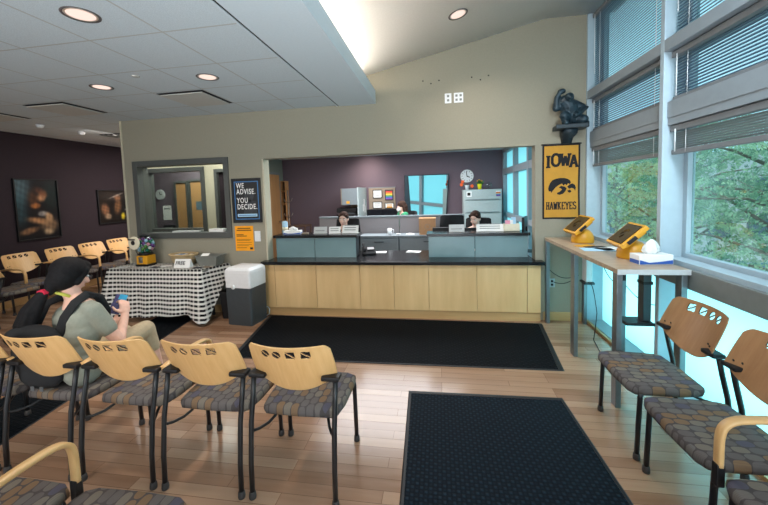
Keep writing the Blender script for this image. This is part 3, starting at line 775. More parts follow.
# the wall row and the corner chair also close their rows with an arm on the other side
def left_arm(o, lab=None):
    MB().tube([(-.278, -.16, .684), (-.278, -.08, .695), (-.278, .05, .702), (-.278, .16, .700), (-.278, .225, .690), (-.278, .262, .664), (-.278, .276, .62), (-.278, .278, .56), (-.278, .278, .49)], 0, flat=(.040, .022, (0, .3, 1))).build('armrest', M['maple_chair'], o)
    MB().box(-.294, -.262, .262, .294, .40, .50, .004).build('arm_post', M['black_metal'], o)
for o in list(C.objects):
    if o.get('label', '').startswith('empty chair on the dark wall under the portrait'):
        MB().tube([(.278, -.16, .684), (.278, .05, .702), (.278, .16, .700), (.278, .225, .690), (.278, .262, .664), (.278, .276, .62), (.278, .278, .49)], 0, flat=(.040, .022, (0, .3, 1))).build('armrest', M['maple_chair'], o)
        left_arm(o)

# ================================================================== reception counter
t = thing('reception_desk', 'long maple-fronted reception desk below the black countertop', 'reception desk', (-.6, 4.52, 0))
def L(o, x, y, z): return (x-o.location.x, y-o.location.y, z-o.location.z)
def lbox(t, x0, x1, y0, y1, z0, z1, bev=0.0):
    q = t.location; return MB().box(x0-q.x, x1-q.x, y0-q.y, y1-q.y, z0-q.z, z1-q.z, bev)
seams = [-2.455, -2.295, -1.686, -1.067, -.603, -.142, .473, 1.091, 1.253]
for x0, x1 in zip(seams, seams[1:]):
    lbox(t, x0+.0022, x1-.0022, 4.50, 4.52, .118, .735, .0015).build('front_panel', M['maple_desk'], t)
lbox(t, -2.455, 1.253, 4.525, 4.56, 0, .115, .002).build('toe_kick', M['maple_base'], t)
lbox(t, -2.42, 1.20, 4.76, 4.96, .0, .735).build('carcass', M['dark_grey_plastic'], t)
lbox(t, -2.425, 1.20, 4.521, 4.759, .0, .735).build('core', M['maple_base'], t)
t = thing('countertop', 'black stone countertop running the length of the reception desk', 'countertop', (-.6, 4.9, .735))
lbox(t, -2.47, 1.285, 4.44, 4.578, .736, .78, .004).build('front_edge', M['black_stone'], t)
lbox(t, -2.415, 1.203, 4.57, 5.34, .737, .779).build('work_surface', M['black_stone'], t)
def ledge(label, x0, x1, split):
    t = thing('transaction_ledge', label, 'counter ledge', ((x0+x1)/2, 4.88, .78), 0, 'raised ledges on the counter')
    for a, c in ((x0+.025, split-.003), (split+.003, x1-.025)):
        lbox(t, a, c, 4.76, 4.772, .78, 1.072, .001).build('glass_panel', M['frost_desk'], t)
    for a, c in ((x0+.04, x0+.06), (x1-.06, x1-.04)): lbox(t, a, c, 4.773, 5.02, .78, 1.072, .002).build('support', M['dark_grey_plastic'], t)
    lbox(t, x0, x1, 4.72, 5.06, 1.072, 1.112, .003).build('ledge_top', M['black_stone'], t)
ledge('raised black ledge with frosted glass front at the door end of the counter', -2.405, -1.145, -1.784)
ledge('raised black ledge with frosted glass front at the window end of the counter', -.165, 1.185, .48)

# ================================================================== tall table by the windows
t = thing('standing_table', 'tall narrow wood-topped table with grey metal legs by the windows', 'table', (1.55, 3.65, 0))
lbox(t, 1.305, 1.785, 2.755, 4.535, 1.036, 1.072, .003).build('tabletop', M['wood_table'], t)
lbox(t, 1.302, 1.788, 2.752, 2.757, 1.034, 1.073, .001).build('edge_band', M['paper_grey'], t)
for y, w in ((2.80, .035), (3.63, .045), (4.49, .03)):
    for x in (1.325, 1.755):
        lbox(t, x-.02, x+.02, y-w, y+w, 0, 1.036, .004).build('leg', M['metal_grey'], t)
t = thing('computer_holder', 'black computer cradle hanging under the tall table', 'computer holder', (1.55, 3.02, 1.036))
lbox(t, 1.60, 1.66, 2.98, 3.06, .60, 1.034, .006).build('post', M['metal_dark'], t)
lbox(t, 1.46, 1.67, 2.94, 3.10, .575, .60, .008).build('tray', M['black_plastic'], t)
lbox(t, 1.595, 1.668, 2.975, 3.065, .90, .925, .004).build('strap', M['black_plastic'], t)
lbox(t, 1.44, 1.475, 2.98, 3.03, .93, 1.034, .006).build('clamp', M['black_plastic'], t)
t = thing('cable_box', 'white upright cable box below the tall table in the window corner', 'cable box', (1.69, 4.24, .58))
lbox(t, 1.65, 1.72, 4.18, 4.30, .60, 1.03, .008).build('housing', M['white_plastic'], t)
lbox(t, 1.63, 1.735, 4.16, 4.31, .575, .60, .004).build('bracket', M['metal_dark'], t)
def cable(label, pts, r=.004, mat='black_plastic', name='cable', plug=None):
    o = MB().tube(pts, r, 8).build(name, M[mat], smooth=True); tag(o, label, 'cable'); return o
def sag(a, c, d, n=14):
    a, c = Vector(a), Vector(c); return [a.lerp(c, k/n)-Vector((0, 0, d*math.sin(PI*k/n))) for k in range(n+1)]
cable('thin black cable looping from the counter end to the wall socket', sag((1.27, 4.50, .76), (1.66, 4.42, .62), .10)+sag((1.66, 4.42, .62), (1.42, 4.55, .50), .05)[1:])
cable('thin black cable drooping from the white cable box to the floor', sag((1.69, 4.16, .60), (1.70, 4.02, .30), -.06)+sag((1.70, 4.02, .30), (1.66, 4.0, .004), .03)[1:]+[(1.6, 3.7, .004), (1.68, 3.4, .004)])
cable('thin black cable hanging in front of the frosted window panel', sag((1.70, 4.02, .98), (1.84, 3.75, .70), .12)+sag((1.84, 3.75, .70), (1.86, 3.2, .66), .06)[1:])
t = thing('wall_outlet', 'low wall socket below the banner beside the tall table leg', 'outlet', (1.405, WF, .485))
MB().box(-.035, .035, -.008, 0, -.057, .057, .003).build('cover_plate', M['steel'], t)
for z in (-.022, .022): MB().box(-.014, .014, -.0095, -.008, z-.014, z+.014, .002).build('socket', M['ink'], t)

# ================================================================== checked table with the give-aways
TX0, TX1, TY0, TY1, TZ = -4.60, -3.10, 4.12, 4.535, .745
t = thing('folding_table', 'folding table hidden beneath the black and white checked cloth', 'table', ((TX0+TX1)/2, (TY0+TY1)/2, 0))
lbox(t, TX0+.02, TX1-.02, TY0+.02, TY1-.02, .70, .735, .004).build('tabletop', M['grey_plastic'], t)
for x in (TX0+.15, TX1-.15):
    for y in (TY0+.08, TY1-.08): lbox(t, x-.014, x+.014, y-.014, y+.014, 0, .70, .003).build('leg', M['black_metal'], t)
def tablecloth():
    b = bmesh.new(); uv = b.loops.layers.uv.new('UVMap')
    cl = []                                                        # perimeter samples, each corner rounded
    n = 40
    def seg(a, c, k): return [(a[0]+(c[0]-a[0])*i/k, a[1]+(c[1]-a[1])*i/k) for i in range(k)]
    cl += seg((TX0, TY1), (TX0, TY0), 14) + seg((TX0, TY0), (TX1-.07, TY0), 46) + seg((TX1-.07, TY0), (TX1+.09, TY1), 16) + [(TX1+.09, TY1)]
    s = [0]
    for p, q in zip(cl, cl[1:]): s.append(s[-1]+math.hypot(q[0]-p[0], q[1]-p[1]))
    i0, i1 = 14, 60
    def hem(i):
        x, y = cl[i]
        base = .13-.05*math.sin(s[i]*2)
        for k in (i0, i1):
            d = abs(s[i]-s[k]); base -= .12*math.exp(-(d/.12)**2)
        if i > i1: base += .42*((s[i]-s[i1])/(TY1-TY0))
        if i < i0: base += .30*((s[i0]-s[i])/(TY1-TY0))
        return max(.015, base)
    rows = 22; V = []
    for i, (x, y) in enumerate(cl):
        if i < i0: nrm = Vector((-1, 0))
        elif i == i0: nrm = Vector((-1, -1)).normalized()
        elif i < i1: nrm = Vector((0, -1))
        elif i == i1: nrm = Vector((1, -1)).normalized()
        else: nrm = Vector((1, 0))
        for k in (i0, i1):
            d = abs(s[i]-s[k])
            if d < .12:
                dia = Vector((-1, -1)) if k == i0 else Vector((1, -1))
                nrm = nrm.lerp(dia.normalized(), (1-d/.12)*.8)
        col = []
        for j in range(rows+1):
            f = j/rows; z = TZ+(hem(i)-TZ)*f
            out = .006+.045*f*(.5+.5*math.sin(s[i]*19+1.2*math.sin(s[i]*7)))+.03*f
            kc = max(math.exp(-((s[i]-s[i0])/.07)**2), math.exp(-((s[i]-s[i1])/.07)**2)); out += .12*f*kc
            col.append((b.verts.new((x+nrm.x*out, y+nrm.y*out, z)), (s[i], TZ-z)))
        V.append(col)
    def face(q):
        f = b.faces.new([v for v, _ in q]); f.smooth = True
        for l, (_, t_) in zip(f.loops, q): l[uv].uv = t_
    for i in range(len(cl)-1):
        for j in range(rows): face([V[i][j], V[i][j+1], V[i+1][j+1], V[i+1][j]])
    # top
    nx, ny = 46, 14; G = [[b.verts.new((TX0+(TX1-.07+.16*j/ny-TX0)*i/nx, TY0+(TY1-TY0)*j/ny, TZ+.0025*math.sin(i*1.7+j))) for j in range(ny+1)] for i in range(nx+1)]
    for i in range(nx):
        for j in range(ny):
            q = [(G[a][c], (s[i0]+G[a][c].co.x-TX0, -(G[a][c].co.y-TY0))) for a, c in ((i, j), (i+1, j), (i+1, j+1), (i, j+1))]; face(q)
    m = MB(); m.b.free(); m.b = b
    return m
o = tablecloth().build('tablecloth', M['gingham'], recalc=False); tag(o, 'black and white checked cloth draped over the give-away table', 'tablecloth')
#--PART4--
# ================================================================== things on and around the checked table
def on(z): return z
t = thing('capsule_machine', 'small yellow capsule vending machine with a globe of coloured capsules on the checked table', 'vending machine', (-4.20, 4.36, TZ+.003))
MB().box(-.11, .11, -.10, .10, 0, .03, .006).build('base', M['black_plastic'], t)
MB().box(-.098, .098, -.092, .092, .03, .165, .012).build('body', M['yellow_plastic'], t)
MB().box(-.05, .02, -.098, -.09, .05, .15, .004).build('coin_plate', M['steel'], t)
MB().tube([(-.015, -.097, .10), (-.015, -.115, .10)], .018, 14).build('crank', M['steel'], t)
MB().lathe([(.10, .175), (.115, .19), (.09, .205)], n=24).build('collar', M['black_plastic'], t)
rr = random.Random(3); k = 0
for i in range(46):
    z = -.9+1.8*(i+.5)/46; ph = i*2.39996; q = math.sqrt(1-z*z)
    MB().ball((.115*q*math.cos(ph), .115*q*math.sin(ph), .325+.115*z), .026, 10, 7).build('capsule', M[rr.choice(['teal', 'teal', 'teal', 'leaf_house', 'pink', 'poster_black', 'violet', 'light_blue', 'paper'])], t, smooth=True)
MB().ball((0, 0, .325), .148, 24, 14).build('globe', M['glass_in'], t, smooth=True)
MB().lathe([(.07, .455), (.075, .475), (.05, .49), (.004, .495)]).build('lid', M['black_plastic'], t, smooth=True)
AX_Y = Matrix(((1, 0, 0), (0, 0, -1), (0, 1, 0)))
b = MB().lathe([(.10, 0), (.10, .012), (.06, .016), (.004, .018)], (-.035, -.165, .375), 26, AX_Y); d_ = flat(b.build('round_badge', M['cream_plastic'], t))
MB().box(-.13, -.0, -.192, -.182, .42, .44, .003).build('badge_bar', M['ink'], d_)
MB().poly([(-.04+.035*math.cos(a), -.186, .380+.035*math.sin(a)) for a in [2*PI*k/16 for k in range(16)]], (0, -.003, 0)).build('badge_dot', M['ink'], d_)
MB().tube([(-.05, -.10, .18), (-.04, -.160, .30)], .006).build('badge_stem', M['black_plastic'], t)
t.scale = (.88, .88, .92)
b = MB().lathe([(.11, 0), (.15, .02), (.185, .10), (.205, .145), (.212, .155), (.200, .157), (.178, .10), (.13, .03), (.004, .025)], n=30, sy=.62)
t = thing('wicker_basket', 'oval wicker basket of leaflets beside the FREE card', 'basket', (-3.62, 4.40, TZ+.003))
b.build('bowl', M['wicker'], t, smooth=True)
MB().tube([(.208*math.cos(a), .129*math.sin(a), .155) for a in [2*PI*k/30 for k in range(31)]], .012, 8).build('rim', M['wicker'], t, smooth=True)
for i in range(7):
    m_ = Matrix.Translation((-.10+.033*i, 0, .10)) @ Matrix.Rotation(.35*(i-3)/3+.2, 4, 'Y')
    tag(MB().box(-.003, .003, -.07, .06, -.07, .055, 0, m_).build('leaflet', M[('paper', 'paper_grey', 'poster_blue', 'paper', 'dark_cloth', 'paper', 'violet')[i]], loc=(-3.62, 4.40, TZ+.003)), 'folded leaflet standing in the oval wicker basket', 'leaflet', 'leaflets in the wicker basket')
t = thing('grey_bin', 'shallow grey plastic tray bin on the checked table end next to the basket', 'tray', (-3.20, 4.40, TZ+.003))
b = MB(); sq = lambda x, y, z: [(-x, -y, z), (x, -y, z), (x, y, z), (-x, y, z)]
b.ring([sq(.13, .08, 0), sq(.165, .105, .13), sq(.175, .115, .135), sq(.175, .115, .14), sq(.158, .10, .137), sq(.125, .075, .012), sq(.01, .01, .012)])
o_ = b.build('bin', M['grey_plastic'], t)
for p in o_.data.polygons: p.use_smooth = False
tag(MB().box(-.05, .05, -.03, .035, 0, .004, 0, Matrix.Rotation(.3, 4, 'X')).build('paper_slip', M['paper'], loc=(-3.24, 4.345, TZ+.155), rot=(.1, 0, .2)), 'white paper slip lying over the rim of the grey tray bin', 'paper')
t = thing('tent_card', 'white folded card lettered FREE on the checked table', 'sign', (-3.50, 4.235, TZ+.004))
MB().poly([(-.12, -.045, 0), (-.12, .045, 0), (-.12, 0, .115)], (.24, 0, 0)).build('card', M['paper'], t)
text_obj('FREE', .075, M['ink'], t, (-.025, -.0285, .060), (math.atan2(.115, .045), 0, 0), sx=.95)
for x, y, rz, m_, lab in ((-4.43, 4.21, .3, 'paper_grey', 'grey sticker sheet at the left end of the checked table top'), (-3.93, 4.22, -.2, 'dark_cloth', 'dark leaflet lying flat on the checked table between the capsule machine and card'), (-3.83, 4.30, .5, 'paper', 'pale leaflet lying flat behind the dark one on the checked table'), (-3.26, 4.20, .15, 'dark_cloth', 'dark leaflet lying flat on the checked table in front of the grey tray bin'), (-3.16, 4.24, -.3, 'tack', 'tan leaflet lying flat at the near right corner of the checked table')):
    tag(MB().box(-.07, .07, -.045, .045, 0, .003).build('leaflet', M[m_], loc=(x, y, TZ+.004), rot=(0, 0, rz)), lab, 'leaflet')

t = thing('air_purifier', 'white-topped dark grey box appliance standing beside the checked table', 'air purifier', (-2.60, 4.27, 0), -.13)
def tapered(x0, y0, z0, x1, y1, z1, r=.03):
    def rr_(x, y, z):
        pts = []
        for cx, cy, a0 in ((x-r, y-r, 0), (-x+r, y-r, 90), (-x+r, -y+r, 180), (x-r, -y+r, 270)):
            for k in range(5): a = math.radians(a0+k*22.5); pts.append((cx+r*math.cos(a), cy+r*math.sin(a), z))
        return pts
    return rr_, MB().ring([rr_(x0, y0, z0), rr_(x1, y1, z1)])
_, b = tapered(.190, .17, .0, .197, .177, .50); flat(b.build('lower_body', M['dark_grey_plastic'], t))
rf, b = tapered(.197, .177, .503, .201, .181, .70); flat(b.build('upper_body', M['white_plastic'], t))
b = MB().ring([rf(.201, .181, .701), rf(.196, .176, .735), rf(.170, .150, .765)]); flat(b.build('lid', M['white_plastic'], t))
MB().lathe([(.03, 0), (.03, .006), (.004, .008)], (-.06, -.183, .515), 20, AX_Y).build('button', M['white_plastic'], t)
cable('white power cord looped on the floor behind the grey box appliance', [(-2.46, 4.42, .12), (-2.41, 4.46, .14), (-2.385, 4.47, .10), (-2.39, 4.46, .03), (-2.43, 4.47, .008), (-2.48, 4.50, .008)], .006, 'white_plastic')
t = thing('waste_bin', 'black waste bin tucked between the checked table and the grey box appliance', 'waste bin', (-2.925, 4.42, 0))
b = MB().ring([sq(.085, .10, 0), sq(.105, .12, .36), sq(.11, .125, .365), sq(.095, .11, .365), sq(.075, .09, .02), sq(.004, .004, .02)]); o_ = b.build('bin', M['black_plastic'], t)
for p in o_.data.polygons: p.use_smooth = False
MB().ring([sq(.112, .127, .362), sq(.112, .127, .385), sq(.098, .113, .385), sq(.098, .113, .362)], cap=False).build('rim', M['black_plastic'], t)

# ---- poster, notice, switch on the tan wall
def frame_box(t, w, h, th, bar, mat, y=0):
    b = MB()
    for x0, x1, z0, z1 in ((-w/2, -w/2+bar, 0, h), (w/2-bar, w/2, 0, h), (-w/2+bar, w/2-bar, 0, bar), (-w/2+bar, w/2-bar, h-bar, h)): b.box(x0, x1, y-th, y, z0, z1, .002)
    return b.build('frame', mat, t)
t = thing('framed_poster', 'black framed poster reading WE ADVISE. YOU DECIDE. with a blue border', 'poster', (-2.697, WF, 1.325))
frame_box(t, .445, .632, .022, .022, M['poster_black'])
MB().box(-.205, .205, -.010, -.002, .018, .615).build('print', M['poster_black'], t)
b = MB()
for x0, x1, z0, z1 in ((-.185, -.172, .045, .590), (.172, .185, .045, .590), (-.172, .172, .045, .058), (-.172, .172, .577, .590)): b.box(x0, x1, -.0125, -.010, z0, z1)
b.build('border', M['poster_blue'], t)
b = MB(); b.ring([[(.04+.075*math.cos(a)*k, -.0112, .40+.10*math.sin(a)*k) for a in [2*PI*j/20 for j in range(20)]] for k in (1, .5, .02)], cap=False); b.poly([(-.06, -.0112, .10), (.15, -.0112, .10), (.14, -.0112, .30), (.02, -.0112, .33), (-.04, -.0112, .26)]); b.build('picture', plain('poster_grey', (44, 48, 54), .5, var=.5, scale=14), t)
for s_, z in (('WE', .525), ('ADVISE.', .44), ('YOU', .315), ('DECIDE.', .225)):
    text_obj(s_, .104, M['paper'], t, (-.150, -.0135, z), FACE_Y, align='LEFT', offset=.0015, sx=.70, space=1.18)
MB().box(-.150, .150, -.0135, -.0105, .085, .125).build('caption_bar', M['light_blue'], t)
MB().box(-.135, .135, -.0145, -.0135, .099, .110).build('caption_line', M['poster_blue'], t)
t = thing('paper_notice', 'orange paper notice taped below the black poster', 'notice', (-2.772, WF, .915))
MB().box(-.142, .142, -.004, .002, 0, .36, .0005).build('sheet', M['orange_paper'], t)
b = MB()
for x0, x1, z, h in ((-.10, .10, .325, .016), (-.115, .115, .298, .016), (-.12, -.01, .235, .012), (-.12, .04, .215, .012), (-.12, .10, .165, .006), (-.12, .08, .150, .006), (-.12, .11, .12, .005), (-.12, .11, .09, .005), (-.12, .06, .075, .005), (-.12, .03, .045, .007)): b.box(x0, x1, -.0048, -.004, z-h/2, z+h/2)
b.build('text_lines', M['ink_brown'], t); MB().box(.08, .125, -.0048, -.004, .02, .05).build('corner_mark', M['ink'], t)
t = thing('light_switch', 'white double light switch right of the orange notice', 'light switch', (-2.565, WF, 1.05))
MB().box(-.045, .045, -.008, 0, 0, .15, .004).build('cover_plate', M['white_plastic'], t)
for x in (-.02, .02): MB().box(x-.012, x+.012, -.013, -.008, .05, .10, .002).build('rocker', M['white_plastic'], t)

# ---- banner
def stroke(b, p, q, w, y):
    p, q = Vector((p[0], y, p[1])), Vector((q[0], y, q[1])); d = (q-p).normalized(); n_ = Vector((d.z, 0, -d.x))*w/2
    b.poly([p-n_, q-n_, q+n_, p+n_])
def slab(b, ch, x, z, w, h, y, sw):
    """one blocky slab-serif capital in a w x h cell with its lower left at x, z"""
    def st(x0, z0, x1, z1, k=1.0): stroke(b, (x+x0*w, z+z0*h), (x+x1*w, z+z1*h), sw*k, y)
    def serif(cx, top, hw=.26): st(cx-hw, 1-.06 if top else .06, cx+hw, 1-.06 if top else .06, .62)
    if ch == 'I': st(.5, 0, .5, 1); serif(.5, 1, .42); serif(.5, 0, .42)
    elif ch == 'O':
        P = [(.30, .04), (.70, .04), (.94, .26), (.94, .74), (.70, .96), (.30, .96), (.06, .74), (.06, .26)]
        for a, c in zip(P, P[1:]+P[:1]):
            ex = .06; dx, dz = c[0]-a[0], c[1]-a[1]; st(a[0]-dx*ex, a[1]-dz*ex, c[0]+dx*ex, c[1]+dz*ex)
    elif ch == 'W': st(.10, 1, .29, 0); st(.29, 0, .5, .8); st(.5, .8, .71, 0); st(.71, 0, .90, 1); serif(.10, 1, .2); serif(.90, 1, .2)
    elif ch == 'A': st(.12, 0, .5, 1); st(.5, 1, .88, 0); st(.25, .33, .75, .33, .7); serif(.12, 0, .2); serif(.88, 0, .2)
    elif ch == 'H': st(.22, 0, .22, 1); st(.78, 0, .78, 1); st(.22, .5, .78, .5); [serif(c, k, .24) for c in (.22, .78) for k in (0, 1)]
    elif ch == 'K': st(.22, 0, .22, 1); st(.30, .45, .78, 1); st(.42, .55, .82, 0); serif(.22, 0, .24); serif(.22, 1, .24); serif(.78, 1, .2); serif(.82, 0, .2)
    elif ch == 'E': st(.22, 0, .22, 1); st(.08, .06, .88, .06, .8); st(.08, .94, .88, .94, .8); st(.22, .5, .66, .5, .8); st(.86, 0, .86, .26, .7); st(.86, .74, .86, 1, .7)
    elif ch == 'Y': st(.12, 1, .5, .46); st(.88, 1, .5, .46); st(.5, .5, .5, 0); serif(.12, 1, .2); serif(.88, 1, .2); serif(.5, 0, .24)
    elif ch == 'S':
        for a, c in (((.86, .80), (.66, .95)), ((.7, .95), (.30, .95)), ((.34, .95), (.14, .78)), ((.14, .84), (.14, .62)), ((.12, .64), (.38, .52)), ((.3, .54), (.70, .46)), ((.62, .48), (.88, .36)), ((.86, .40), (.86, .20)), ((.86, .22), (.66, .05)), ((.7, .05), (.30, .05)), ((.34, .05), (.12, .22))): st(*a, *c)
t = thing('hanging_banner', 'yellow IOWA HAWKEYES cloth banner edged in black', 'banner', (1.508, WF, 1.297))
BW, BH = .218, .923
def wavy(x, z): return -.010-.008*math.sin(x*16+z*3)*(1-z/BH)-.004*math.sin(z*9+x*5)
b = MB(); nx, nz = 20, 44
g = [[b.b.verts.new((-BW+2*BW*i/nx, wavy(-BW+2*BW*i/nx, BH*j/nz), BH*j/nz)) for j in range(nz+1)] for i in range(nx+1)]
for i in range(nx):
    for j in range(nz):
        f = b.b.faces.new((g[i][j], g[i+1][j], g[i+1][j+1], g[i][j+1])); f.smooth = True
        f.material_index = 1 if (i < 1 or i >= nx-1 or j < 1 or j >= nz-1) else 0
b.build('cloth', [M['yellow_fabric'], M['black_fabric']], t, recalc=False)
MB().tube([(-BW-.012, -.010, BH), (BW+.012, -.010, BH)], .008, 8).build('hanging_rod', M['black_metal'], t)
def drape(b):
    for v in b.b.verts: v.co.y = wavy(v.co.x, v.co.z)-.0025
    return b
def finer(b, n=2):
    bmesh.ops.subdivide_edges(b.b, edges=[e for e in b.b.edges if e.calc_length() > .03], cuts=n, use_grid_fill=False); return b
b = MB()
for i, ch in enumerate('IOWA'):
    arc = .022*(1-((i-1.5)/1.5)**2)
    xs = (-.180, -.110, -.012, .095); ws = (.062, .096, .118, .098)
    slab(b, ch, xs[i], .635+arc, ws[i], .150, 0, .033)
drape(finer(b)).build('lettering', M['black_fabric'], t, recalc=False)
b = MB()
for i, ch in enumerate('HAWKEYES'): slab(b, ch, -.176+i*.0442, .118, .042, .095, 0, .0135)
drape(finer(b)).build('lettering', M['black_fabric'], t, recalc=False)
b = MB()
def em(px): return [(-BW+(x-70)/(278-70)*2*BW, 0, BH-(y-48)/(475-48)*BH) for x, y in px]
for P in ([(106, 316), (102, 300), (106, 284), (114, 266), (126, 252), (144, 244), (168, 240), (194, 241), (212, 247), (224, 256), (228, 268), (222, 277), (212, 271), (205, 283), (196, 275), (186, 284), (178, 272), (160, 280), (142, 294), (128, 312), (118, 325), (116, 314)],
          [(160, 296), (172, 285), (192, 290), (204, 299), (197, 316), (184, 330), (166, 336), (150, 332), (152, 324), (166, 318), (178, 306), (172, 299)],
          [(207, 291), (220, 279), (236, 273), (250, 281), (256, 297), (252, 316), (246, 304), (234, 298), (218, 303)],
          [(207, 313), (222, 308), (232, 318), (222, 326), (212, 322)]):
    b.poly(em(P))
drape(finer(b, 3)).build('emblem', M['black_fabric'], t, recalc=False)

# ---- pictures on the dark wall
def blob_picture(name, label, y0, y1, z0, z1, blobs, base, nx=44, nz=56):
    w, h = y1-y0, z1-z0
    t = thing(name, label, 'picture', (-6.97, (y0+y1)/2, z0))
    b = MB()
    for a, c, e, f in ((-w/2, -w/2+.02, 0, h), (w/2-.02, w/2, 0, h), (-w/2+.02, w/2-.02, 0, .02), (-w/2+.02, w/2-.02, h-.02, h)): b.box(0, .035, a, c, e, f, .002)
    b.build('frame', M['black_plastic'], t)
    bm = bmesh.new(); cl = bm.loops.layers.float_color.new('Col')
    def colr(u, v):
        c = Vector(base)
        for (cu, cv, su, sv, rot, col, k) in blobs:
            du, dv = u-cu, v-cv; r_ = math.radians(rot); a = du*math.cos(r_)+dv*math.sin(r_); d_ = -du*math.sin(r_)+dv*math.cos(r_)
            q = (a/su)**2+(d_/sv)**2; m_ = k*math.exp(-1.3*q*q)*(.82+.18*math.sin(u*41+v*23)*math.sin(v*37-u*19))
            c = c.lerp(Vector(col), m_)
        return lin(tuple(c))
    g = [[bm.verts.new((.012, w/2-.02-(w-.04)*(1-i/nx)+0, .02+(h-.04)*j/nz)) for j in range(nz+1)] for i in range(nx+1)]
    for i in range(nx):
        for j in range(nz):
            f = bm.faces.new((g[i][j], g[i+1][j], g[i+1][j+1], g[i][j+1])); f.smooth = True
            for lp, (p, q) in zip(f.loops, ((i, j), (i+1, j), (i+1, j+1), (i, j+1))): lp[cl] = colr(p/nx, q/nz)
    m = MB(); m.b.free(); m.b = bm; m.build('print', M['vcol'], t, recalc=False)
    return t
blob_picture('framed_picture', 'black framed dark photo of a person bent over work in warm light', 4.72, 5.40, 1.06, 2.12, [
    (.08, .9, .3, .35, 0, (92, 120, 128), .8), (.05, .5, .25, .3, 0, (52, 84, 92), .7), (.85, .75, .22, .3, 0, (20, 40, 38), .8),
    (.42, .48, .22, .22, 10, (26, 22, 24), .95), (.40, .68, .13, .16, 20, (84, 52, 34), .9), (.62, .72, .13, .09, 25, (206, 146, 100), .95), (.60, .80, .18, .07, -20, (96, 58, 40), .9),
    (.45, .56, .12, .05, 0, (196, 120, 60), .9), (.5, .30, .3, .06, -8, (196, 140, 92), .9), (.75, .36, .12, .08, -25, (216, 168, 120), .9), (.75, .22, .25, .12, 0, (150, 116, 84), .85), (.25, .14, .25, .06, 8, (170, 120, 80), .8), (.72, .10, .14, .06, 0, (208, 176, 134), .8), (.6, .42, .12, .05, 0, (210, 200, 190), .7)], (16, 16, 20))
blob_picture('framed_picture', 'black framed dark photo of a performer on the dark wall near the wall end', 6.14, 6.88, 1.21, 1.93, [
    (.5, .85, .5, .2, 0, (58, 52, 48), .7), (.2, .42, .14, .2, 15, (150, 100, 70), .9), (.28, .2, .12, .1, 0, (180, 150, 120), .8), (.62, .5, .13, .26, -10, (126, 88, 58), .9), (.62, .78, .12, .1, 0, (150, 104, 74), .9), (.78, .18, .08, .12, 0, (214, 190, 40), .95), (.6, .85, .3, .03, 20, (180, 170, 160), .6), (.9, .4, .06, .03, 40, (220, 220, 210), .8)], (20, 17, 16))

# ---- statue on its bracket (a crouching figure with one arm raised)
t = thing('statue', 'dark bronze figure crouching with one arm raised, above the yellow banner', 'statue', (1.57, 4.455, 2.375))
MB().box(-.175, .175, -.11, .11, 0, .05, .01, Matrix.Rotation(-.10, 4, 'Z')).build('plinth', M['bronze_dark'], t)
b = MB()
for p0, r0, p1, r1 in (((.02, .02, .13), .085, (-.03, -.02, .27), .095), ((-.03, -.02, .27), .075, (-.06, -.03, .31), .085),
        ((-.10, -.01, .28), .05, (-.165, -.02, .25), .042), ((-.165, -.02, .25), .04, (-.16, -.04, .37), .030), ((-.16, -.04, .37), .028, (-.125, -.05, .43), .026), ((-.125, -.05, .43), .034, (-.10, -.055, .435), .03),
        ((.03, -.02, .29), .05, (.125, -.02, .245), .042), ((.125, -.02, .245), .038, (.06, -.07, .165), .036), ((.06, -.07, .165), .03, (.03, -.09, .15), .032),
        ((-.03, .0, .13), .06, (-.085, -.06, .15), .055), ((-.085, -.06, .15), .05, (-.07, -.04, .065), .035), ((-.07, -.04, .06), .028, (-.075, -.10, .062), .026),
        ((.05, .01, .12), .062, (.13, -.05, .10), .052), ((.13, -.05, .10), .045, (.17, .03, .085), .034), ((.17, .03, .08), .03, (.175, -.03, .07), .025),
        ((-.05, -.06, .33), .04, (-.045, -.09, .345), .05)):
    b.cap(p0, r0, p1, r1)
b.ball((-.045, -.095, .35), (.05, .06, .055)); b.cap((-.045, -.145, .345), .016, (-.045, -.165, .33), .012)
o_ = b.build('figure', M['bronze'], t); remesh(o_, .007, 2)
MB().cap((.09, -.06, .165), .018, (.165, -.055, .235), .014).build('held_scroll', M['bronze_dark'], t, smooth=True)
t = thing('wall_bracket', 'small dark wall bracket carrying the bronze figure', 'bracket', (1.56, WF, 2.22))
MB().ring([[(x*k, -.002 if y > 0 else -.002-.20*m_, z) for x, y in ((-.07, 1), (.07, 1), (.07, 0), (-.07, 0))] for z, k, m_ in ((.0, .7, .3), (.06, .8, .4), (.10, 1, .9), (.153, 1, 1))]).build('corbel', M['bronze_dark'], t)

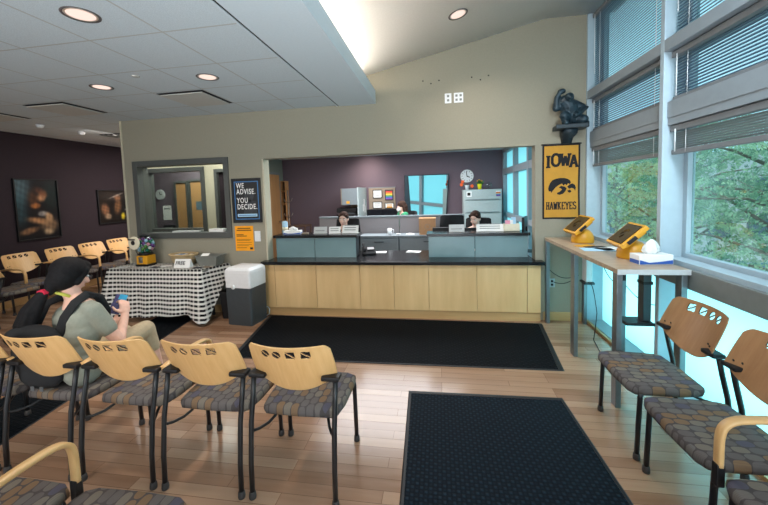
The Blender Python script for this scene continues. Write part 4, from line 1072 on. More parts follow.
# ---- tablets, papers and tissues on the tall table
TT = 1.072
def tablet(label, x, y, rz, emblem):
    t = thing('tablet_kiosk', label, 'tablet', (x, y, TT), rz, 'yellow tablets on the tall table')
    MB().lathe([(.112, 0), (.115, .012), (.112, .06), (.098, .10), (.07, .135), (.035, .15), (.004, .154)], n=32).build('base', M['yellow_plastic'], t, smooth=True)
    MB().cap((0, 0, .10), .045, (.0, -.015, .15), .045).build('neck', M['yellow_plastic'], t, smooth=True)
    tilt = Matrix.Translation((0, -.045, .195)) @ Matrix.Rotation(math.radians(-47), 4, 'X')
    # housing: thick rounded slab, screen faces local -Y/up
    W, H, D = .172, .128, .02
    b = MB().box(-W, W, -D, D, -H, H, .012, tilt); b.build('housing', M['yellow_plastic'], t)
    MB().box(-W+.03, W-.03, D-.001, D+.02, -H+.03, H-.03, .01, tilt).build('rear_cover', M['yellow_plastic'], t)
    s_ = MB().box(-W+.022, W-.022, -D-.0015, -D+.002, -H+.022, H-.022, .001, tilt).build('screen', M['screen'], t)
    MB().box(-W+.034, W-.034, -D-.0025, -D-.001, -H+.032, H-.032, 0, tilt).build('display', M['screen_gold'], s_)
    b = MB()
    for P in ([(-.055, .0), (-.05, .035), (-.01, .055), (.04, .045), (.055, .02), (.03, .025), (.0, .02), (-.03, -.01), (-.05, -.03)], [(-.02, -.03), (.02, -.005), (.035, -.03), (.01, -.055), (-.02, -.05)]):
        b.poly([tilt @ Vector((p, -D-.0032, q)) for p, q in P])
    b.build('emblem', M['screen'], s_)
    MB().box(W+.001, W+.022, -.012, .015, -.07, .01, .004, tilt).build('card_reader', M['black_plastic'], t)
    return t
tablet('yellow tablet kiosk at the banner end of the tall table', 1.585, 4.12, math.radians(-90), False)
tablet('yellow tablet kiosk at the near end of the tall table beside the tissues', 1.635, 3.22, math.radians(-97), True)
for x, y, rz, m_, lab, w, h in ((1.50, 3.86, .5, 'yellow_plastic', 'yellow flyer lying on the tall table between the tablets', .09, .05), (1.57, 3.77, .15, 'ink', 'dark leaflet lying on the tall table beside the yellow flyer', .10, .05), (1.53, 3.62, -.1, 'light_blue', 'blue and white sheet lying flat on the tall table', .14, .09), (1.66, 3.66, .4, 'paper', 'plain white sheet on the tall table nearer the window', .12, .08)):
    tag(MB().box(-w, w, -h, h, 0, .003).build('leaflet', M[m_], loc=(x, y, TT+.001), rot=(0, 0, rz)), lab, 'leaflet')
def tissue_box(label, x, y, z, rz, w=.125, d=.06, h=.075, crest=.10):
    t = thing('tissue_box', label, 'tissue box', (x, y, z), rz)
    b = MB().box(-w, w, -d, d, 0, h, .003); b.build('carton', M['paper'], t)
    b = MB()
    for q in (-1, 1):
        yy = q*(d+.0006); b.poly([(-w+.003, yy, .003), (w-.003, yy, .003), (w-.003, yy, h*.45), (w*.2, yy, h*.28), (-w*.4, yy, h*.2), (-w+.003, yy, h*.5)])
        xx = q*(w+.0006); b.poly([(xx, -d+.003, .003), (xx, d-.003, .003), (xx, d-.003, h*.45), (xx, -d+.003, h*.45)])
    b.build('blue_band', M['blue'], t)
    b = MB(); rings = []
    for k, (s_, zz) in enumerate(((.040, h), (.054, h+crest*.2), (.050, h+crest*.45), (.030, h+crest*.8), (.006, h+crest))):
        rings.append([(s_*(1+.35*math.sin(a*5+k))*math.cos(a), .55*s_*(1+.35*math.cos(a*4+k*1.3))*math.sin(a), zz) for a in [2*PI*j/28 for j in range(28)]])
    b.ring(rings); b.build('tissue', M['paper'], t, smooth=True)
    return t
tissue_box('blue and white tissue box with a tissue pulled up on the tall table', 1.655, 2.99, TT+.001, .08, crest=.115)
#--PART5--
# ================================================================== on the counter ledges and worktop
LT = 1.1135
tissue_box('blue and white tissue box at the door end of the left ledge', -2.16, 4.88, LT, .1, .125, .06, .055, .06)
t = thing('hand_wipes', 'pale blue wipes canister standing behind the tissue box on the left ledge', 'wipes', (-2.32, 4.96, LT))
MB().lathe([(.04, 0), (.042, .01), (.042, .17), (.036, .185), (.02, .19), (.003, .19)], n=20).build('canister', M['light_blue'], t, smooth=True)
MB().lathe([(.0425, .05), (.0425, .10)], n=20).build('label_band', M['cream_plastic'], t)
tag(MB().box(-.06, .06, -.045, .045, 0, .075, .008).build('paper_packet', M['cream_plastic'], loc=(-2.20, 4.99, LT), rot=(0, 0, .2)), 'cream paper packet behind the blue and white tissue box', 'packet')
tag(MB().box(-.05, .05, -.03, .03, 0, .02, .004).build('stapler_block', M['tack'], loc=(-1.96, 4.86, LT), rot=(0, 0, .1)), 'small tan block beside the tissue box on the left ledge', 'block')
def sign_holder(label, x, y, w, h, rz=0.0, mat='paper_grey', lines=2):
    t = thing('sign_holder', label, 'sign holder', (x, y, LT if y < 5.06 else .781), rz)
    tl = Matrix.Rotation(-.30, 4, 'X')
    MB().box(-w/2, w/2, -.002, .002, 0, h, .001, tl).build('panel', M[mat], t)
    MB().box(-w/2, w/2, -.03, .05, -.002+.002, .005, .001).build('foot', M[mat], t)
    b = MB()
    for k in range(lines): b.box(-w*.38, w*.34, -.0035, -.002, h*(.35+.3*k), h*(.35+.3*k)+h*.10, 0, tl)
    b.build('text_lines', M['frame_grey'], t)
    return t
sign_holder('small clear sign holder with a white strip on the left ledge', -1.75, 4.92, .20, .10, 0, 'paper_grey', 1)
sign_holder('white paper sign beside the dark phone on the left ledge', -1.52, 4.90, .17, .10, .1, 'paper')
sign_holder('wide tilted white paper sign in front of the left receptionist', -1.29, 4.92, .25, .115, -.1, 'paper', 3)
sign_holder('small grey sign holder between two dark screens on the right ledge', .25, 4.88, .21, .105, 0, 'paper_grey', 1)
sign_holder('wide white paper sign in front of the right receptionist', .71, 4.92, .38, .10, 0, 'paper', 3)
t = thing('desk_caddy', 'light wooden box of pens and papers at the window end of the right ledge', 'desk caddy', (.985, 4.92, LT))
b = MB()
for x0, x1, y0, y1 in ((-.10, .10, -.05, -.044), (-.10, .10, .044, .05), (-.10, -.094, -.044, .044), (.094, .10, -.044, .044)): b.box(x0, x1, y0, y1, 0, .10, .001)
b.box(-.1, .1, -.05, .05, 0, .006); b.build('box', M['cream_plastic'], t)
for x, h, m_, lab in ((.03, .19, 'light_blue', 'pale blue card sticking up from the wooden desk caddy'), (-.05, .15, 'pink', 'pinkish card sticking up from the wooden desk caddy'), (-.01, .15, 'paper', 'white card sticking up from the wooden desk caddy')):
    tag(MB().box(x-.032, x+.032, -.005+x*.3, .0+x*.3, .007, h, .001).build('card', M[m_], loc=(.985, 4.92, LT)), lab, 'card')
for x, y, rz, lab in ((-.90, 5.16, .1, 'white paper sheet lying on the dark worktop by the telephone'), (-.38, 5.20, -.15, 'white paper sheet lying on the dark worktop nearer the right ledge')):
    tag(MB().box(-.105, .105, -.075, .075, 0, .004).build('paper_sheet', M['paper'], loc=(x, y, .781), rot=(0, 0, rz)), lab, 'paper', 'papers on the dark worktop')
t = thing('telephone', 'black desk telephone with handset propped on the dark worktop', 'telephone', (-1.04, 5.02, .781), .3)
MB().ring([[(-.10, -.10, 0), (.10, -.10, 0), (.10, .10, 0), (-.10, .10, 0)], [(-.10, -.10, .025), (.10, -.10, .025), (.10, .09, .10), (-.10, .09, .10)]]).build('base', M['black_fabric'], t)
MB().tube([(-.07, -.09, .06), (-.07, -.06, .085), (-.07, .05, .135), (-.07, .08, .135)], [.024, .016, .016, .024], 10).build('handset', M['black_fabric'], t, smooth=True)
MB().box(-.02, .08, .0, .07, .07, .078, .001, Matrix.Rotation(.37, 4, 'X')).build('display', M['screen'], t)
tag(MB().cap((0, 0, .02), .02, (.03, .0, .05), .014).build('tape_dispenser', M['black_plastic'], loc=(-1.10, 5.16, .781), smooth=True), 'small black tape dispenser beside the telephone', 'dispenser')
def monitor(label, x, y, z, rz, w=.50, h=.30, up=.12, grp=None):
    t = thing('computer_monitor', label, 'monitor', (x, y, z), rz, grp)
    MB().box(-w/2, w/2, -.015, .02, up, up+h, .006).build('housing', M['black_plastic'], t)
    MB().box(-w/2+.012, w/2-.012, .020, .0215, up+.012, up+h-.012).build('screen', M['screen'], t)
    MB().box(-.03, .03, -.035, -.012, .01, up+h*.6, .004).build('stand', M['black_plastic'], t)
    MB().box(-.11, .11, -.10, .08, 0, .012, .004).build('base', M['black_plastic'], t)
monitor('black back of a screen left of the small grey sign holder', .06, 5.15, .781, 0, .30, .32, .05, 'screens behind the right ledge')
monitor('black back of a screen right of the small grey sign holder', .40, 5.15, .781, .1, .30, .31, .05, 'screens behind the right ledge')
monitor('thin dark screen edge turned sideways at the window end of the right ledge', 1.235, 5.22, .781, 1.2, .34, .34, .16)
t = thing('desk_monitor', 'dark screen edge in front of the left receptionist', 'monitor', (-1.57, 5.20, .781))
MB().box(-.09, .03, -.01, .02, .10, .40, .006).build('housing', M['black_plastic'], t); MB().box(-.08, .08, -.06, .06, 0, .10, .006).build('stand', M['black_plastic'], t)
for x0, lab in ((1.16, 'dark file tray on the worktop at the far window end'),):
    t = thing('file_tray', lab, 'file tray', (1.12, 5.14, .781))
    for k in range(3): MB().box(-.07, .07, -.12, .12, k*.035, k*.035+.006, .001).build('tray', M['black_plastic'], t)
    for x in (-.068, .068): MB().box(x-.003, x+.003, -.11, .11, 0, .09, .001).build('side', M['black_plastic'], t)

# ================================================================== office behind
t = thing('cubicle_partition', 'low grey fabric partition running across the office behind the counter', 'partition', (-.95, 6.66, 0))
for x0, x1 in ((-2.36, -1.585), (-1.575, -.755), (-.745, .485)):
    lbox(t, x0, x1, 6.62, 6.70, .06, 1.21, .006).build('panel', M['partition'], t); lbox(t, x0, x1, 6.61, 6.71, 1.21, 1.24, .004).build('top_cap', M['cabinet_grey'], t)
    for x in (x0+.06, x1-.06): lbox(t, x-.02, x+.02, 6.62, 6.70, 0, .06, .002).build('foot', M['metal_dark'], t)
for x0, x1, lab in ((-1.45, -.725, 'grey drawer cabinet in the office nearer the telephone'), (-.715, .35, 'grey drawer cabinet in the office below the cardboard box')):
    t = thing('lateral_cabinet', lab, 'cabinet', ((x0+x1)/2, 6.40, 0), 0, 'drawer cabinets by the partition')
    lbox(t, x0, x1, 6.22, 6.60, .0, .86, .003).build('carcass', M['cabinet_grey'], t)
    lbox(t, x0-.004, x1+.004, 6.20, 6.605, .862, .90, .004).build('top', M['cabinet_grey'], t)
    for z0, z1 in ((.44, .84), (.03, .42)):
        d = lbox(t, x0+.01, x1-.01, 6.20, 6.22, z0, z1, .003).build('drawer', M['cabinet_grey'], t)
        lbox(t, (x0+x1)/2-.09, (x0+x1)/2+.09, 6.192, 6.20, z1-.06, z1-.045, .002).build('handle', M['metal_dark'], d)
t = thing('cardboard_box', 'brown cardboard box on the grey drawer cabinet', 'box', (-.20, 6.40, .901))
MB().box(-.15, .15, -.13, .13, 0, .30, .002).build('carton', M['cardboard'], t)
for s in (-1, 1): MB().quad((-.15, s*.13, .30), (.15, s*.13, .30), (.15, s*.04, .312), (-.15, s*.04, .312)).build('flap', M['cardboard'], t)
b = MB(); b.ring([[(.05*math.cos(a)*k, -.1308, .15+.05*math.sin(a)*k) for a in [2*PI*j/14 for j in range(14)]] for k in (1, .8)], cap=False); b.build('printed_mark', M['tack'], t)
t = thing('mug', 'white mug on the grey drawer cabinet', 'mug', (-.90, 6.33, .901))
MB().lathe([(.034, 0), (.04, .006), (.042, .12), (.038, .12), (.036, .01), (.003, .01)], n=20).build('cup', M['white_plastic'], t, smooth=True)
MB().tube([(.04, 0, .10), (.07, 0, .095), (.075, 0, .06), (.06, 0, .03), (.04, 0, .03)], .006, 8).build('handle', M['white_plastic'], t, smooth=True)
for x, lab, m_ in ((-.52, 'crumpled white tissue on the grey drawer cabinet left of the cardboard box', 'paper'), (-.74, 'small pale clip dish on the grey drawer cabinet beside the mug', 'paper_grey')):
    b = MB(); b.ring([[(.07*k*(1+.3*math.sin(4*a+k*9))*math.cos(a)*(1 if m_ == 'paper' else .6), .04*k*math.sin(a), z) for a in [2*PI*j/16 for j in range(16)]] for k, z in ((1, 0), (.9, .015), (.5, .028), (.1, .03))])
    tag(b.build('crumpled_tissue' if m_ == 'paper' else 'clip_dish', M[m_], loc=(x, 6.33, .901), smooth=True), lab, 'tissue' if m_ == 'paper' else 'dish')
# overhead bin, tackboard and frames against the back wall
t = thing('overhead_cabinet', 'grey overhead cupboard with a yellow note on its door in the office', 'cabinet', (-2.08, 8.2, 1.41))
lbox(t, -2.30, -1.90, 8.02, 8.95, 1.42, 1.81, .004).build('carcass', M['tack'], t)
lbox(t, -2.27, -1.90, 8.0, 8.02, 1.42, 1.81, .004).build('door', M['cabinet_grey'], t)
lbox(t, -2.16, -2.08, 7.996, 8.0, 1.45, 1.51, .001).build('sticky_note', M['yellow_plastic'], t)
t = thing('office_divider', 'tall pale cubicle end panel beside the overhead cupboard', 'panel', (-1.88, 8.5, 0))
lbox(t, -1.895, -1.865, 8.0, 8.98, 0, 1.83, .004).build('panel', M['cabinet_light'], t)
for y, z in ((8.5, 1.32), (8.62, 1.45), (8.7, 1.28)): lbox(t, -1.863, -1.859, y-.06, y+.06, z-.09, z+.09, .001).build('pinned_paper', M['paper'], t)
t = thing('tackboard', 'tan pin board hung with frames on the purple office wall', 'pin board', (-1.45, 8.97, 1.0))
lbox(t, -1.80, -1.10, 8.95, 8.998, 1.0, 1.81, .003).build('board', M['tack'], t); lbox(t, -1.81, -1.09, 8.945, 8.998, 1.81, 1.83, .003).build('top_trim', M['cabinet_grey'], t)
lbox(t, -2.30, -1.90, 8.95, 8.998, 1.1, 1.81, .003).build('board', M['tack'], t)
RAIN = [(200, 50, 50), (226, 130, 50), (226, 200, 70), (80, 150, 80), (60, 100, 170), (120, 70, 150)]
def small_frame(lab, x0, x1, z0, z1, kind):
    t = thing('framed_certificate', lab, 'framed print', ((x0+x1)/2, 8.945, z0), 0)
    w, h = (x1-x0), (z1-z0); frame_box(t, w, h, .02, .018, M['poster_black'], 0)
    if kind == 'rainbow':
        b = MB()
        for i in range(6):
            b.mi = i; b.box(-w/2+.018, w/2-.018, -.008, -.002, h-.03-(i+1)*(h-.05)/6, h-.03-i*(h-.05)/6)
        b.build('print', [plain('stripe', c, .6) for c in RAIN], t)
    else:
        MB().box(-w/2+.018, w/2-.018, -.008, -.002, .018, h-.018).build('print', M['paper'], t)
        b = MB()
        for k in range(3): b.box(-w*.28, w*.28, -.009, -.008, h*(.3+.18*k), h*(.3+.18*k)+.012)
        if kind == 'gold': b.box(-w*.3, w*.3, -.0095, -.008, h*.1, h*.28)
        b.build('text_lines', M['frame_grey' if kind != 'gold' else 'yellow_plastic'], t)
small_frame('black framed white certificate, upper left on the tan pin board', -1.69, -1.44, 1.545, 1.765, 'plain')
small_frame('black framed rainbow striped print on the tan pin board', -1.365, -1.155, 1.485, 1.755, 'rainbow')
small_frame('black framed white certificate, lower left on the tan pin board', -1.70, -1.45, 1.275, 1.455, 'plain')
small_frame('black framed print with a yellow band below the rainbow print', -1.38, -1.135, 1.27, 1.42, 'gold')
t = thing('office_desk', 'grey desk against the back office wall, mostly behind the partition', 'desk', (-1.5, 8.5, 0))
lbox(t, -1.85, -.95, 8.15, 8.94, .72, .76, .004).build('desktop', M['cabinet_light'], t)
for x in (-1.82, -.98): lbox(t, x-.02, x+.02, 8.2, 8.9, 0, .72, .003).build('leg', M['cabinet_grey'], t)
monitor('left one of two dark screens on the back office desk', -1.58, 8.45, .761, PI+.1, .36, .30, .22, 'screens on the back desk')
monitor('right one of two dark screens on the back office desk', -1.20, 8.45, .761, PI-.1, .42, .30, .22, 'screens on the back desk')
t = thing('printer', 'black printer on a stand below the grey overhead cupboard', 'printer', (-2.18, 8.3, 0))
lbox(t, -2.46, -1.91, 8.1, 8.6, .0, 1.13, .004).build('stand', M['partition'], t)
lbox(t, -2.44, -1.95, 8.08, 8.6, 1.135, 1.20, .01).build('lower_body', M['black_plastic'], t); lbox(t, -2.44, -1.95, 8.10, 8.6, 1.235, 1.335, .012).build('upper_body', M['black_plastic'], t)
lbox(t, -2.40, -1.99, 8.12, 8.58, 1.20, 1.235).build('paper_slot', M['dark_grey_plastic'], t)
# mirror, clock, cabinet with plants
t = thing('wall_mirror', 'large dark-edged mirror leaning on the purple office wall', 'mirror', (-.27, 8.93, 1.07))
b = MB(); P = [(-.545, 0), (.48, 0), (.545, 1.04), (-.545, 1.02)]
b.poly([(x, 0.03, z) for x, z in P], (0, -.04, 0)); b.build('backing', M['bronze_dark'], t)
Q = [(-.40, .02), (.462, .02), (.522, 1.02), (-.46, 1.0)]
b = MB(); b.poly([(x, -.013, z) for x, z in Q]); m_ = b.build('glass', M['mirror'], t)
t.rotation_euler = (.04, 0, math.radians(24)); t.location.y = 8.70; t.scale.x = 1.08
for q in m_.data.polygons: q.use_smooth = False
t = thing('wall_clock', 'round white wall clock above the filing cabinet', 'clock', (.735, 8.998, 2.037))
MB().lathe([(.165, 0), (.165, .03), (.157, .034), (.15, .026)], n=36, axis=AX_Y).build('rim', M['paper_grey'], t, smooth=True)
MB().lathe([(.152, .027), (.002, .028)], n=36, axis=AX_Y).build('face', M['white_plastic'], t); [flat(k_) for k_ in kids(t)]
for k in range(12):
    a = k*PI/6; MB().box(-.006, .006, -.031, -.0285, .105, .135, 0, Matrix.Rotation(a, 4, 'Y')).build('hour_mark', M['ink'], t)
MB().box(-.011, .011, -.033, -.031, -.01, .075, 0, Matrix.Rotation(2.05, 4, 'Y')).build('hour_hand', M['ink'], t)
MB().box(-.008, .008, -.035, -.033, -.02, .115, 0, Matrix.Rotation(-.15, 4, 'Y')).build('minute_hand', M['ink'], t)
t = thing('filing_cabinet', 'wide pale grey filing cabinet against the back of the office', 'filing cabinet', (1.04, 8.62, 0))
lbox(t, .60, 1.48, 8.42, 8.88, 0, 1.69, .006).build('carcass', M['cabinet_light'], t)
for z0, z1 in ((1.44, 1.665), (1.14, 1.415), (.84, 1.115), (.54, .815), (.1, .515)):
    d = lbox(t, .625, 1.455, 8.40, 8.42, z0, z1, .004).build('drawer', M['cabinet_light'], t)
    lbox(t, .66, 1.42, 8.392, 8.40, z0+.005, z0+.02, .002).build('handle', M['metal_grey'], d)
lbox(t, .67, .79, 8.396, 8.40, 1.52, 1.65, .001).build('printed_sticker', M['paper'], t); lbox(t, .69, .76, 8.394, 8.396, 1.55, 1.62, .001).build('sticker_figure', M['ink'], t)
b = MB()
for i in range(6): b.mi = i; lo = 1.645-(i+1)*.021; q = t.location; b.box(1.345-q.x, 1.445-q.x, 8.396-q.y, 8.40-q.y, lo, lo+.021)
b.build('rainbow_sticker', [plain('sticker', c, .6) for c in ((226, 226, 226), (200, 60, 60), (226, 170, 60), (110, 140, 190), (70, 80, 150), (120, 70, 140))], t)
def plant(label, x, y, z, pot, kind):
    t = thing('potted_plant', label, 'potted plant', (x, y, z))
    MB().lathe([(.035, 0), (.05, .10), (.054, .11), (.046, .11), (.03, .02), (.003, .02)] if kind == 'o' else [(.04, 0), (.055, .10), (.06, .13), (.05, .13), (.035, .02), (.003, .02)], n=20).build('pot', M[pot], t, smooth=True)
    if kind == 'o':
        for dx, dz in ((-.13, .09), (-.10, .16), (.12, .05)):
            s_ = MB().tube([(0, 0, .08), (dx*.5, -.01, dz*.8+.05), (dx, -.02, dz+.03)], .004, 6).build('stem', M['leaf_house'], t)
            b = MB()
            for k in range(5): a = k*2*PI/5; b.ball((dx+.022*math.cos(a), -.025, dz+.035+.022*math.sin(a)), (.02, .012, .02), 8, 6)
            b.build('flower', M['orange'], s_, smooth=True)
    else:
        b = MB(); rr_ = random.Random(5)
        for k in range(46):
            a = rr_.uniform(0, 2*PI); e = rr_.uniform(.2, 1.4); r_ = rr_.uniform(.08, .15)
            d_ = Vector((math.cos(a)*math.cos(e), math.sin(a)*math.cos(e), math.sin(e))); n_ = d_.orthogonal().normalized()*.012; p0 = Vector((0, 0, .11)); p1 = p0+d_*r_
            b.quad(p0, p0+d_*r_*.6+n_, p1, p0+d_*r_*.6-n_)
        b.build('foliage', M['leaf_house'], t, recalc=False)
        b = MB()
        for k in range(7): a = k*.9; b.ball((.06*math.cos(a), .05*math.sin(a), .2+.015*(k % 3)), .012, 8, 6)
        b.build('blossoms', M['yellow_plastic'], t, smooth=True)
plant('white pot with orange flowers on the filing cabinet below the clock', .70, 8.60, 1.692, 'white_plastic', 'o')
plant('yellow pot with a bushy green plant on the filing cabinet', 1.0, 8.60, 1.692, 'pot_yellow', 'g')
t = thing('glass_globe', 'faint clear glass globe on the filing cabinet beside the yellow pot', 'globe', (1.21, 8.60, 1.692))
MB().lathe([(.045, 0), (.05, .01), (.03, .02)], n=20).build('stand', M['dark_grey_plastic'], t); MB().ball((0, 0, .095), .08, 20, 12).build('bowl', M['glass_in'], t, smooth=True)
t = thing('coat_rack', 'bare wooden coat stand in the office corner by the door', 'coat rack', (-3.70, 8.15, 0))
MB().tube([(0, 0, .04), (0, 0, 1.82)], .018, 10).build('pole', M['pole_wood'], t, smooth=True)
for k in range(4):
    a = k*PI/2+.5; c_, s_ = math.cos(a), math.sin(a)
    MB().tube([(0, 0, .10), (.16*c_, .16*s_, .05), (.25*c_, .25*s_, .012)], .012, 8).build('foot', M['bronze_dark'], t, smooth=True)
    for z in (1.25, 1.62): MB().tube([(0, 0, z-.12), (.07*c_, .07*s_, z-.07), (.11*c_, .11*s_, z)], .009, 8).build('hook', M['pole_wood'], t, smooth=True)
t = thing('side_table', 'small dark wooden table under the coat stand', 'table', (-3.35, 8.0, 0))
MB().box(-.22, .22, -.2, .2, .93, .96, .004).build('tabletop', M['dark_wood'], t)
for x in (-.2, .2):
    for y in (-.18, .18): MB().box(x-.015, x+.015, y-.015, y+.015, 0, .93, .002).build('leg', M['dark_wood'], t)
t = thing('bookcase', 'narrow wooden bookcase behind the office door', 'bookcase', (-4.11, 8.86, 0))
b = MB().box(-.08, -.06, -.10, .10, 0, 2.08); b.box(.06, .08, -.10, .10, 0, 2.08)
for z in (0, .5, 1.0, 1.45, 1.8, 2.06): b.box(-.06, .06, -.10, .10, z, z+.02)
b.build('carcass', M['door_wood'], t); MB().box(-.06, .06, .09, .10, 0, 2.06).build('back_panel', M['wall_dark'], t)
def office_chair(label, x, y, rz, z=.46):
    t = thing('office_chair', label, 'office chair', (x, y, 0), rz, 'office chairs')
    b = MB(); b.ring([[(sx_*w, -.20-.03*math.cos(k)+c_, zz) for sx_, c_ in ((-1, .03), (-.6, 0), (0, -.012), (.6, 0), (1, .03), (1, .07), (0, .03), (-1, .07))] for zz, w, k in ((z+.10, .17, 1), (z+.2, .20, .5), (z+.55, .215, 0), (z+.74, .20, .5), (z+.76, .17, .8))])
    b.build('backrest', M['black_fabric'], t, smooth=True)
    b = MB(); b.ring([[(.23*k*math.copysign(abs(math.cos(a))**.5, math.cos(a)), .03+.23*k*math.copysign(abs(math.sin(a))**.5, math.sin(a)), zz) for a in [2*PI*j/20 for j in range(20)]] for k, zz in ((.8, z-.06), (1, z-.045), (1, z-.01), (.85, z))])
    b.build('seat', M['black_fabric'], t, smooth=True)
    MB().tube([(0, 0, .09), (0, 0, z-.05)], .025, 12).build('column', M['black_metal'], t)
    MB().tube([(0, -.15, z-.04), (0, -.22, z), (0, -.235, z+.2)], .018, 8).build('back_support', M['black_metal'], t)
    for k in range(5):
        a = k*2*PI/5; l = MB().tube([(0, 0, .095), (.28*math.cos(a), .28*math.sin(a), .07)], [.022, .014], 8).build('base_arm', M['black_metal'], t)
        MB().lathe([(.026, -.012), (.028, 0), (.026, .012)], (.28*math.cos(a), .28*math.sin(a), .028), 12, AX_Y).build('caster', M['black_plastic'], l)
office_chair('empty black office chair between the cardboard box and the right receptionist', .25, 5.96, PI+.1, .50)
office_chair('black office chair under the left receptionist', -1.56, 5.66, PI, .50)
office_chair('black office chair under the right receptionist', .60, 5.68, PI-.3, .47)
office_chair('black office chair under the woman in the white face mask', -.70, 7.30, PI/2+.5, .52)
#--PART6--
# ================================================================== people
def hand(b, wrist, d, palm_n, side, curl=.5, s=1.0):
    """palm, four bent fingers of different length and a thumb from the side of the palm"""
    w = Vector(wrist); d = Vector(d).normalized(); n_ = Vector(palm_n); n_ = (n_-d*n_.dot(d)).normalized(); l = d.cross(n_).normalized()*side
    R_ = Matrix((l, d, n_)).transposed()
    b.cap(w-d*.01, .025*s, w+d*.03*s, .026*s); b.ball(w+d*.05*s, (.040*s, .050*s, .016*s), rot=R_)
    for i, L in enumerate((.072, .082, .077, .060)):
        p = w+d*(.088-.004*abs(i-1.3))*s+l*(.029-.0195*i)*s
        d1 = (d*math.cos(curl*.6)+n_*math.sin(curl*.6)); d2 = d*math.cos(curl*1.7)+n_*math.sin(curl*1.7); d3 = d*math.cos(curl*2.5)+n_*math.sin(curl*2.5)
        q = p+d1*L*.5*s; r_ = q+d2*L*.32*s; e = r_+d3*L*.24*s
        b.cap(p, .0092*s, q, .0086*s, 8); b.cap(q, .0086*s, r_, .008*s, 8); b.cap(r_, .008*s, e, .0068*s, 8)
    p = w+d*.025*s+l*.032*s; q = p+(l*.75+d*.6+n_*.35).normalized()*.038*s; r_ = q+(l*.25+d*.9+n_*.45).normalized()*.03*s
    b.cap(p, .0125*s, q, .0105*s, 8); b.cap(q, .0105*s, r_, .0085*s, 8)
def person(label, loc, rz, J, top, legs, skin, hair, style, head_yaw=0.0, head_pitch=0.0, voxel=.007, sleeve='short', leg_len='long', shoe='black_plastic', curls=(.6, .6), face=None, mask=False, glasses=False):
    t = thing('person', label, 'person', loc, rz)
    J = {k: Vector(v) for k, v in J.items()}
    HR = Matrix.Rotation(head_yaw, 3, 'Z') @ Matrix.Rotation(-head_pitch, 3, 'X')      # +y is the way the face looks
    hc = J['head']; H = lambda x, y, z: hc + HR @ Vector((x, y, z))
    b = MB()
    # head and neck
    b.ball(H(0, -.012, .03), (.074, .092, .082), 18, 12, HR); b.ball(H(0, .012, -.025), (.062, .074, .078), 18, 12, HR); b.ball(H(0, .042, -.078), (.036, .032, .030), 12, 8, HR)
    b.cap(H(0, .082, .008), .009, H(0, .100, -.026), .013); b.ball(H(.012, .09, -.03), .009); b.ball(H(-.012, .09, -.03), .009)
    b.ball(H(0, .079, -.060), (.022, .012, .009), 10, 6, HR); b.ball(H(.036, .064, -.02), (.022, .018, .018), 10, 6, HR); b.ball(H(-.036, .064, -.02), (.022, .018, .018), 10, 6, HR)
    for s in (-1, 1): b.ball(H(s*.074, -.012, -.008), (.010, .020, .030), 10, 8, HR)
    b.cap(J['neck'], .055, H(0, -.02, -.06), .050)
    # trunk
    pe, ch = J['pelvis'], J['chest']; sh = {1: J['sh_r'], -1: J['sh_l']}; ax = (sh[1]-sh[-1]).normalized()
    for k, w, r_ in ((0, .085, .105), (.35, .065, .098), (.7, .08, .105), (1, .085, .105)):
        c_ = pe.lerp(ch, k); b.cap(c_-ax*w, r_, c_+ax*w, r_)
    b.cap(sh[-1], .052, J['neck'], .055); b.cap(sh[1], .052, J['neck'], .055); b.cap(ch, .10, J['neck'], .06)
    names = {1: 'r', -1: 'l'}
    for s in (1, -1):
        k = names[s]; b.cap(sh[s], .052, J['el_'+k], .040); b.cap(J['el_'+k], .040, J['wr_'+k], .027)
        d = J['hd_'+k] if 'hd_'+k in J else (J['wr_'+k]-J['el_'+k])
        hand(b, J['wr_'+k], d, J.get('pn_'+k, Vector((0, 0, -1))), s, curls[0 if s == 1 else 1])
        b.cap(pe+ax*s*.09, .095, J['kn_'+k], .056); b.cap(J['kn_'+k], .056, J['kn_'+k].lerp(J['an_'+k], .4), .054); b.cap(J['kn_'+k].lerp(J['an_'+k], .4), .054, J['an_'+k], .036)
        b.cap(J['an_'+k]-Vector((0, 0, .03)), .034, J['to_'+k], .026)
    body = b.build('body', M[skin], t); remesh(body, voxel, 3)
    # clothing
    b = MB()
    for k, w, r_ in ((-.05, .09, .112), (.0, .085, .113), (.35, .068, .109), (.7, .085, .116), (1, .088, .114)):
        c_ = pe.lerp(ch, k); b.cap(c_-ax*w, r_, c_+ax*w, r_)
    b.cap(sh[-1], .062, J['neck']-Vector((0, 0, .03)), .058); b.cap(sh[1], .062, J['neck']-Vector((0, 0, .03)), .058); b.cap(ch, .105, J['neck']-Vector((0, 0, .05)), .07)
    for s in (1, -1):
        k = names[s]
        if sleeve == 'short': b.cap(sh[s], .064, sh[s].lerp(J['el_'+k], .58), .058)
        else: b.cap(sh[s], .062, J['el_'+k], .052); b.cap(J['el_'+k], .052, J['el_'+k].lerp(J['wr_'+k], .85), .040)
    o = b.build('shirt', M[top], t); remesh(o, .009, 3)
    b = MB()
    b.cap(pe-ax*.085-Vector((0, 0, .01)), .115, pe+ax*.085-Vector((0, 0, .01)), .115)
    for s in (1, -1):
        k = names[s]; b.cap(pe+ax*s*.09, .108, J['kn_'+k], .070)
        e = J['kn_'+k].lerp(J['an_'+k], .3 if leg_len == 'short' else .92); b.cap(J['kn_'+k], .070, e, .066 if leg_len == 'short' else .052)
    o = b.build('trousers', M[legs], t); remesh(o, .010, 3)
    for s in (1, -1):
        k = names[s]; b = MB(); b.cap(J['an_'+k]-Vector((0, 0, .035)), .040, J['to_'+k], .034); o = b.build('shoe', M[shoe], t); remesh(o, .008, 1)
